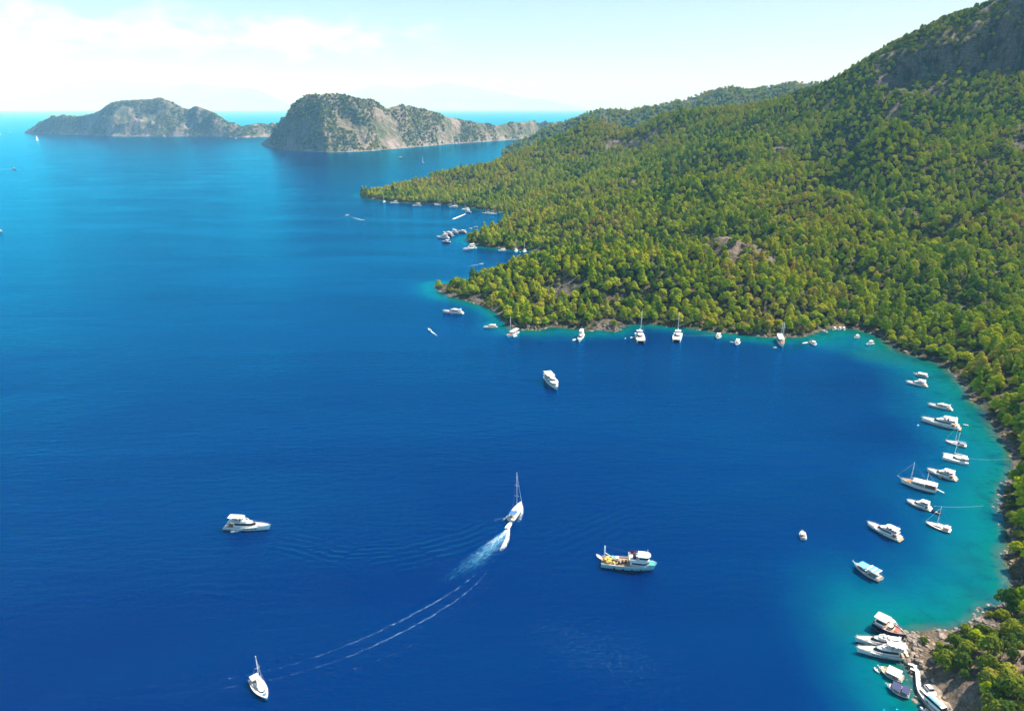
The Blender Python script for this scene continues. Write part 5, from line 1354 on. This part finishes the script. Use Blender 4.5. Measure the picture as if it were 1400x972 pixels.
# first bay, under the far headland
put(sail_yacht, 'sailing_yacht', (527,276), (523,278), 'small sailing yacht, the one nearest the tip of the far headland', S, bimini=WHITE, L=14, B=5, mast=1.2)
put(motor_yacht, 'motor_yacht', (544.5,278), (533,278.8), 'left of the two white motor yachts under the far headland', Y, fly='hard', B=6)
put(motor_yacht, 'motor_yacht', (576,281.7), (564,282.3), 'right of the two white motor yachts under the far headland', Y, fly='hard', B=6)
put(sail_yacht, 'sailing_yacht', (594,281), (603,281.5), 'sailing yacht lying side-on right of the two motor yachts under the far headland', S, bimini=WHITE, B=4.6, mast=.95)
put(gulet, 'gulet', (625,284), (614.5,284.5), 'two masted gulet under the far headland', 'gulet', mh=(1.0, .9), masts=(.75, .4), B=6, passer=False, L=19)
put(catamaran, 'catamaran', (641,287.3), (632,287), 'catamaran with a tall mast, behind the motor yacht with the foam streak', 'catamaran', B=8, L=15, mast=1.45)
put(motor_yacht, 'motor_yacht', (637,290), (645.5,291.5), 'white motor yacht at the inner end of the straight foam streak in the far cove', Y, fly='hard', B=6, L=18)
put(sail_yacht, 'sailing_yacht', (669.5,292.5), (659,292.3), 'left of the two sailing yachts rafted in the inner corner of the far cove', S, bimini=WHITE, B=5, mast=1.0)
put(sail_yacht, 'sailing_yacht', (671,293), (678,292.7), 'right of the two sailing yachts rafted in the inner corner of the far cove', S, bimini=WHITE, B=5, mast=1.25, L=13)
put(tender, 'dinghy', (636.6,292.9), (638.6,291.9), 'dark dinghy heading the straight foam streak in the far cove', 'dinghy', tube_m=NAVY, L=6)
# far out
put(speedboat, 'speedboat', (589,452.8), (585.3,449.8), 'lone speedboat with a short wake off the near headland', 'speedboat', L=6)
put(speedboat, 'speedboat', (477,294.6), (473,294.2), 'leading speedboat of the two crossing the channel', 'speedboat', L=8)
put(speedboat, 'speedboat', (495.5,301.3), (499,301.6), 'following speedboat of the two crossing the channel', 'speedboat', L=7)
put(cruiser, 'motorboat', (545.5,215.6), (551,215.8), 'white motorboat in the channel before the large rocky island', 'motorboat', B=9, L=16)
def sailing(P, L, mast=1.35, jib=True):
    sail_yacht(P, L, mast=mast, bimini=None)
    zt = L*mast; s = MB(); xm = L*.06
    V = [(xm, 0, 2.4), (xm-.1, 0, zt), (xm-L*.36, .3, 2.6), (xm-L*.16, .9, zt*.35)]
    s.raw(V, [(0, 3, 1), (0, 2, 3), (2, 1, 3)]); s.build('mainsail', WHITE, P)
    if jib: MB().raw([(xm+.2, 0, zt*.85), (L*.46, 0, 1.4), (xm+.5, .8, 1.9), (xm+1.2, .7, zt*.35)], [(0, 1, 3), (0, 3, 2), (1, 2, 3)]).build('jib', WHITE, P)
put(sailing, 'sailboat', (580.5,223.3), (576,222.4), 'sailboat with its white sail up behind the far headland', 'sailboat', L=19)
put(sailing, 'sailboat', (15,182.9), (12,182.7), 'hazy sailboat on the open sea far left of the small island', 'sailboat', L=26)
put(sailing, 'sailboat', (49.5,192.7), (52.5,192.5), 'faint sailboat below the left tip of the small island', 'sailboat', L=24)
put(cruiser, 'motorboat', (-2,184.6), (2,184.4), 'tiny pale motorboat cut by the left edge near the horizon', 'motorboat', L=26, B=9)
put(cruiser, 'motorboat', (16,231.3), (24,231.5), 'white motorboat racing with a straight wake at the left edge of the channel', 'motorboat', L=15, B=6.5)
put(cruiser, 'motorboat', (-2,315.6), (4.5,318), 'white motorboat cut by the left edge of the open water', 'motorboat', L=8.5, B=4.4)
for (a, b, lab) in [((268,186.5),(272,186.4),'white boat lying close under the middle of the small island'), ((283,186.9),(287,186.8),'white boat close under the right half of the small island'),
                    ((320,189.8),(325,189.6),'white boat off the low right end of the small island')]:
    put(cruiser, 'motorboat', a, b, lab, 'motorboat', L=18, B=8)

# buoys
for u, v, lab in [(854.9,463.3,'round white mooring buoy left of the two catamarans'), (711,345.2,'tiny white buoy between the two sailing yachts of the middle bay'), (1255,582,'pale buoy off the bow of the largest yacht on the right shore')]:
    x, y = G(u, v); e = empty('mooring_buoy', (x, y, 0)); tag(e, lab, 'buoy')
    MB().ball((0, 0, .3), .62, 10).build('float', WHITE, e, smooth=True); MB().bar((0, 0, .8), (0, 0, 1.25), .06).build('ring_post', STEEL, e)

# mooring lines
def line(a, b, za, zb, lab, r=.028):
    A = Vector((*G(*a), za)); B = Vector((*G(*b, zb), zb)); n = 10; m = MB(); pts = []
    for i in range(n+1):
        t = i/n; p = A.lerp(B, t); pts.append((p.x, p.y, max(.12, p.z-4*t*(1-t)*min(1.1, (A-B).length*.03))))
    for p, q in zip(pts[:-1], pts[1:]): m.bar(p, q, r, n=5)
    o = m.build('mooring_line', WHITE, None); tag(o, lab, 'rope'); return o
line((934,460.5), (992,455), 1.2, 1.5, 'long pale line from the right catamaran to the wooded shore')
line((1326,629.5), (1384,627), 1.2, 1.6, 'pale line from the white catamaran across the turquoise shallows to the trees')
line((1276,694), (1345,691), 1.0, .6, 'pale line from the trawler yacht across the shallows')
line((1229,894), (1243,893), 1.1, 1.0, 'short mooring line from the front twin yacht to the rocks', .03)

# ------------------------------------------------------------------ quay, vehicles ashore
def quay():
    e = empty('stone_quay', (*G(1254,930), 0)); tag(e, 'pale stone quay wall curving along the rocky point in the near corner', 'quay')
    px = [(1249,909), (1253,916), (1254,926), (1254.5,936), (1257,945), (1263,954), (1269,962), (1276,972), (1284,988)]
    P = [Vector((*G(u, v, 1.3), 0))-Vector((e.location.x, e.location.y, 0)) for u, v in px]
    m = MB(); t = MB(); W = 1.5
    for i in range(len(P)-1):
        a, b = P[i], P[i+1]; d = (b-a).normalized(); n = Vector((d.y, -d.x, 0)); 
        if n.x > 0: n = -n                  # n points out to the water
        ext = d*.25
        m.prism([tuple((a-ext+n*.3).xy), tuple((b+ext+n*.3).xy), tuple((b+ext-n*W).xy), tuple((a-ext-n*W).xy)], -.8, 1.25)
    m.build('wall', mat_paint('quay_wall_stone', (.30, .27, .24), .95, 0, .5, .8), e, .05)
    for i in range(len(P)-1):
        a, b = P[i], P[i+1]; d = (b-a).normalized(); n = Vector((d.y, -d.x, 0)); 
        if n.x > 0: n = -n
        t.prism([tuple((a+n*.42).xy), tuple((b+n*.42).xy), tuple((b-n*.9).xy), tuple((a-n*.9).xy)], 1.254, 1.42)
    t.build('coping', mat_paint('quay_coping', (.72, .69, .63), .85, 0, .3, 1.0), e, .03)
quay()
for a, b, lab in [((1252,913.5),(1240,909.5),'short pale landing plank at the top end of the stone quay'), ((1252.5,920),(1243,916),'second pale landing plank of the stone quay, just below the first')]:
    c, l, rz = world_of(a, b, 1.2); e = empty('landing_plank', (c.x-.2, c.y-.6, 1.30), rz); tag(e, lab, 'plank')
    MB().box(-l/2, l/2, -.42, .42, .06, .20).build('board', WHITE, e, .02); MB().box(-l/2+.1, -l/2+.3, -.46, .46, -.1, .058).box(l/2-.3, l/2-.1, -.46, .46, -1.6, .058).build('trestle', WOOD, e)

def ground_z(x, y): return float(terrain(np.array([x]), np.array([y]))[0])
def car(P, L=4.4, W=1.8, bodym=WHITE):
    prof = [(-L/2, .45), (-L/2+.05, .85), (-L/2+.25, .98), (-L*.12, 1.02), (L*.24, .98), (L/2-.1, .78), (L/2, .5), (L/2-.05, .32), (-L/2+.05, .32)]
    def loft(prof, W, inset, name, mat, par, bev=.05):
        n = len(prof); m = MB(); V = [(x, -W/2, z) for x, z in prof]+[(x, W/2, z) for x, z in prof]
        m.raw(V, [tuple(range(n)), tuple(range(2*n-1, n-1, -1))]+[(i, n+i, n+(i+1) % n, (i+1) % n) for i in range(n)]); return m.build(name, mat, par, bev)
    b = loft(prof, W, 0, 'body', bodym, P, .07)
    m = MB().prism([(-L*.42, -W*.47), (L*.22, -W*.47), (L*.22, W*.47), (-L*.42, W*.47)], .97, 1.42, [(-L*.33, -W*.38), (L*.03, -W*.38), (L*.03, W*.38), (-L*.33, W*.38)]); g = m.build('window', GLASS, P, .03)
    MB().prism([(-L*.345, -W*.40), (L*.045, -W*.40), (L*.045, W*.40), (-L*.345, W*.40)], 1.40, 1.47).build('roof', bodym, P, .03)
    for sx in (-.31, .31):
        for s_ in (1, -1):
            w = MB().bar((L*sx, s_*W*.5-.1*s_, .32), (L*sx, s_*W*.5+.02*s_, .32), .33, n=14).build('wheel', BLACK, P)
            MB().bar((L*sx, s_*W*.5+.02*s_, .32), (L*sx, s_*W*.5+.03*s_, .32), .19, n=12).build('rim', STEEL, w)
    for s_ in (1, -1):
        MB().box(L/2-.12, L/2-.01, s_*W*.36-.18, s_*W*.36+.18, .62, .74).build('headlight', LGREY, P, .02)
        MB().box(-L/2-.0, -L/2+.08, s_*W*.38-.12, s_*W*.38+.12, .7, .84).build('tail_light', RED, P, .02)
def place_car(a, b, lab, name='parked_car', cat='car', fn=car, **kw):
    c, l, rz = world_of(a, b, 0); A = Vector(G(*a, 2.4)); B_ = Vector(G(*b, 2.4)); c = (A+B_)/2
    e = empty(name, (c.x, c.y, ground_z(c.x, c.y)+.05), rz); tag(e, lab, cat); fn(e, **kw)
    d = B_-A; x, y = c
    return e
def minibus(P, L=7.2, W=2.3):
    MB().prism([(-L/2, -W/2), (L/2-.3, -W/2), (L/2, -W*.35), (L/2, W*.35), (L/2-.3, W/2), (-L/2, W/2)], .45, 1.5).build('body', WHITE, P, .08)
    MB().prism([(-L/2+.03, -W/2+.03), (L/2-.4, -W/2+.03), (L/2-.1, 0), (L/2-.4, W/2-.03), (-L/2+.03, W/2-.03)], 1.5, 2.35, [(-L/2+.1, -W/2+.14), (L/2-1.0, -W/2+.14), (L/2-.85, 0), (L/2-1.0, W/2-.14), (-L/2+.1, W/2-.14)]).build('window', GLASS, P, .03)
    MB().prism([(-L/2+.05, -W/2+.08), (L/2-.95, -W/2+.08), (L/2-.95, W/2-.08), (-L/2+.05, W/2-.08)], 2.35, 2.52).build('roof', WHITE, P, .05)
    MB().box(-L*.36, L*.26, -W*.44, -W*.02, 2.525, 2.60).build('awning', SKYC, P, .02)
    for sx in (-.3, .32):
        for s_ in (1, -1): MB().bar((L*sx, s_*(W*.5-.15), .4), (L*sx, s_*(W*.5+.02), .4), .40, n=14).build('wheel', BLACK, P)
    for s_ in (1, -1): MB().box(L/2-.1, L/2+.01, s_*W*.34-.2, s_*W*.34+.2, .8, 1.0).build('headlight', LGREY, P, .02)
place_car((1262,941), (1270.5,951), 'white parked car right behind the quay coping, nearer the water of the two')
place_car((1268,938.5), (1276.5,949), 'white parked car beside the first one, on the side of the shrubs')
place_car((1271,955), (1289,971), 'long white minibus with a blue roof panel parked by the quay at the bottom edge', 'minibus', 'minibus', minibus)

# dirt apron by the quay and the path behind it
def dirt():
    px = [(1256,912), (1262,916), (1268,928), (1276,938), (1284,948), (1294,960), (1302,976), (1296,990), (1286,985), (1277,972), (1268,960), (1260,948), (1256,938), (1255,925)]
    P = [G(u, v, 2.0) for u, v in px]
    xs = np.linspace(min(p[0] for p in P), max(p[0] for p in P), 60); ys = np.linspace(min(p[1] for p in P), max(p[1] for p in P), 80)
    X, Y_ = np.meshgrid(xs, ys, indexing='ij'); ins = inside(X, Y_, np.array(P)); Z = terrain(X, Y_)+.06
    F = grid_faces(60, 80); k = ins.ravel()[F].all(axis=1)
    m = bpy.data.materials.new('packed_dirt'); t = NT(m); n = t.noise(t.obj(), 1.2, 5, .65)
    c = t.ramp(n, [(.3, (.30, .23, .17)), (.55, (.45, .37, .29)), (.75, (.56, .49, .41))]); p = t.new('BsdfPrincipled', Roughness=.95); t.L.new(c, p.inputs['Base Color']); t.surf(p.outputs[0])
    o = link_mesh('path', np_mesh('path', np.stack([X.ravel(), Y_.ravel(), Z.ravel()], 1), F[k], m)); tag(o, kind='structure')
dirt()

# ------------------------------------------------------------------ foam of the wakes, painted sun glitter
def mat_foam(name, dens, scale=(1, 1, 1), soft=6.0, glow=0.0, tint=(.80, .86, .88)):
    m = bpy.data.materials.new(name); t = NT(m)
    uv = t.new('UVMap').outputs[0]; o = t.obj()
    cov = t.new('Attribute', attribute_name='cover').outputs['Fac']
    mp = t.mapping(uv, (0, 0, 0), scale); n = t.noise(mp, 1.0, 6, .68, .5); n2 = t.noise(o, 1.6, 4, .7)
    f = t.math('ADD', t.math('MULTIPLY', n, .65), t.math('MULTIPLY', n2, .35))
    a = t.math('MULTIPLY', t.math('SUBTRACT', f, t.math('SUBTRACT', dens, t.math('MULTIPLY', cov, .32))), soft, True)
    a = t.math('MULTIPLY', a, t.math('MULTIPLY', cov, 2.5, True))
    d = t.new('BsdfDiffuse', Color=(*tint, 1)); tr = t.new('BsdfTransparent'); mx = t.new('MixShader')
    t.L.new(a, mx.inputs[0]); t.L.new(tr.outputs[0], mx.inputs[1]); t.L.new(d.outputs[0], mx.inputs[2]); t.surf(mx.outputs[0]); return m
FO_N = 0
def ribbon(name, pts, mat, z=.05, profile=None, label=None):
    """pts: (u, v, half width m, cover)"""
    global FO_N
    FO_N += 1; z += .004*FO_N
    P = [np.array(G(u, v)) for u, v, *_ in pts]; n = len(P)
    seg = np.array([0]+[np.linalg.norm(P[i+1]-P[i]) for i in range(n-1)]).cumsum(); T = np.linspace(0, seg[-1], max(24, int(seg[-1]/2.0)))
    X = np.interp(T, seg, [p[0] for p in P]); Y_ = np.interp(T, seg, [p[1] for p in P]); Wd = np.interp(T, seg, [p[2] for p in pts]); Cv = np.interp(T, seg, [p[3] for p in pts])
    for _ in range(6):
        X[1:-1] = (X[:-2]+2*X[1:-1]+X[2:])/4; Y_[1:-1] = (Y_[:-2]+2*Y_[1:-1]+Y_[2:])/4
    dx = np.gradient(X); dy = np.gradient(Y_); l = np.hypot(dx, dy); nx, ny = -dy/l, dx/l; K = 25; s = np.linspace(-1, 1, K)
    VX = X[:, None]+nx[:, None]*Wd[:, None]*s; VY = Y_[:, None]+ny[:, None]*Wd[:, None]*s
    pr = (1-s**2) if profile is None else np.array([profile(q) for q in s]); cover = Cv[:, None]*pr[None]
    F = grid_faces(len(T), K); me = np_mesh(name, np.stack([VX.ravel(), VY.ravel(), np.full(VX.size, z)], 1), F, mat, True, {'cover': cover.ravel()})
    uvl = me.uv_layers.new(name='UVMap'); UV = np.stack([np.repeat(T, K), (Wd[:, None]*s).ravel()], 1).astype(np.float32)
    uvl.data.foreach_set('uv', UV[F.ravel()].ravel()); o = link_mesh(name, me); tag(o, kind='stuff', label=label); return o
F_THICK = mat_foam('foam_thick', .64, (.4, 1.5, 1), 4, tint=(.66, .80, .86)); F_STREAK = mat_foam('foam_streaks', .685, (.3, 2.2, 1), 3.5, tint=(.25, .52, .80)); F_THIN_GLITTER = mat_foam('thin_foam_and_glitter', .69, (.6, 1.3, 1), 2.6, tint=(.12, .36, .60))  # the thin foam colour also serves the painted glitter flecks
F_TURB = mat_foam('aerated_water', .70, (.3, 1.1, 1), 2.2, tint=(.03, .22, .42))
# behind the towed dinghy
ribbon('wake_foam', [(696,720,.8,1.1), (688,731,1.5,1.1), (678,738,2.0,.8), (668,744,2.5,.45), (655,750,3.2,.1)], F_THICK)
ribbon('wake_foam', [(696,721,.7,1.1), (694,735,1.4,1.2), (690,745,1.8,.9), (684,753,2.0,.4), (678,760,1.6,.1)], F_THICK)
ribbon('aerated_wake', [(694,722,1.5,1.0), (676,745,6.0,1.1), (655,762,7.5,1.0), (630,780,7,.75), (600,796,7,.5), (560,812,7,.25), (500,830,6,.05)], F_TURB)
ribbon('wake_foam', [(690,730,3,.9), (672,748,5.5,.75), (650,764,6.5,.55), (625,781,6,.35), (590,798,6,.15)], F_STREAK)
two = lambda q: max(0, 1-abs(abs(q)-.55)/.20)
ribbon('wake_streaks', [(690,738,1.6,.5), (672,764,2.6,.6), (648,795,3.6,.72), (620,816,4.3,.8), (580,840,4.8,.85), (530,866,5.0,.8), (480,888,5.0,.72), (430,906,4.6,.6), (380,921,4.0,.66), (300,936,3.5,.60), (200,945,3.5,.55), (90,955,3.5,.5), (-20,962,3.5,.4)], F_STREAK, profile=two)
ribbon('wake_streaks', [(688,745,3,.2), (655,790,7,.38), (620,830,9,.42), (570,858,9,.40), (500,890,8,.34), (420,915,8,.22), (340,935,7,.1)], F_THIN_GLITTER)
wide = lambda q: max(0, 1-abs(abs(q)-.82)/.13)+.7*max(0, 1-abs(q-.15)/.10)
ribbon('wake_streaks', [(692,742,3,.2), (665,782,5,.42), (640,812,7,.5), (600,840,8,.52), (545,870,8.5,.5), (480,895,8.5,.45), (400,918,8,.4), (300,940,8,.34), (150,960,8,.25), (0,975,8,.2)], F_STREAK, profile=wide)
ribbon('wake_streaks', [(700,712,.5,1.0), (694,706,1.2,.8), (684,708,1.6,.55), (668,715,1.6,.4), (640,722,1.5,.35), (600,735,1.6,.28), (560,745,1.6,.1)], F_STREAK)
ribbon('bow_foam', [(713,688,.3,1.2), (714.5,697,1.0,.9), (712,706,1.5,.6), (709,716,1.6,.2)], F_THICK)
ribbon('bow_foam', [(712,687,.3,1.2), (702,696,1.0,.9), (696,706,1.5,.7), (686,714,2.0,.3)], F_THICK)
# first two ribbons paint sun glitter as pale flecks; third is old wake foam
ribbon('glitter_and_foam_flecks', [(680,828,6,.05), (740,860,18,.42), (800,885,26,.47), (860,910,30,.45), (930,940,28,.38), (990,975,22,.2)], F_THIN_GLITTER)
ribbon('glitter_and_foam_flecks', [(880,850,8,.05), (930,880,14,.25), (980,910,16,.34), (1010,950,15,.30), (1020,990,12,.2)], F_THIN_GLITTER)
ribbon('glitter_and_foam_flecks', [(380,850,8,.1), (480,840,8,.25), (600,812,7,.25), (680,790,6,.1)], F_THIN_GLITTER)
# other wakes
ribbon('speedboat_wake', [(638,292,1.2,1.3), (630,295.5,2.6,1.6), (621,299.2,3.2,1.7), (619,300,1.5,1.0)], F_THICK)
ribbon('speedboat_wake', [(656,361.8,.6,.9), (648,362.8,1.0,.8), (638,364.5,1.2,.35)], F_THICK)
ribbon('speedboat_wake', [(588,452,.6,1.3), (593,455.6,1.3,.85), (601,462,1.6,.1)], F_THICK)
ribbon('speedboat_wake', [(16,231.5,2.2,1.2), (0,231.7,2.6,1.1), (-30,232,2.6,1.0)], F_THICK)
ribbon('speedboat_wake', [(495,301.2,1.2,1.1), (487,299,1.6,.8), (478,296,1.6,.3)], F_THICK)
ribbon('speedboat_wake', [(476,294.6,1.0,1.0), (470,296,1.4,.5), (462,299,1.4,.1)], F_THICK)
ribbon('speedboat_wake', [(545,216,2,.9), (538,216,2.5,.5), (532,216,2.5,.1)], F_THICK)
ribbon('speedboat_wake', [(1098.5,739,.5,.6), (1100,750,.8,.45), (1102,765,.9,.12)], F_THIN_GLITTER)
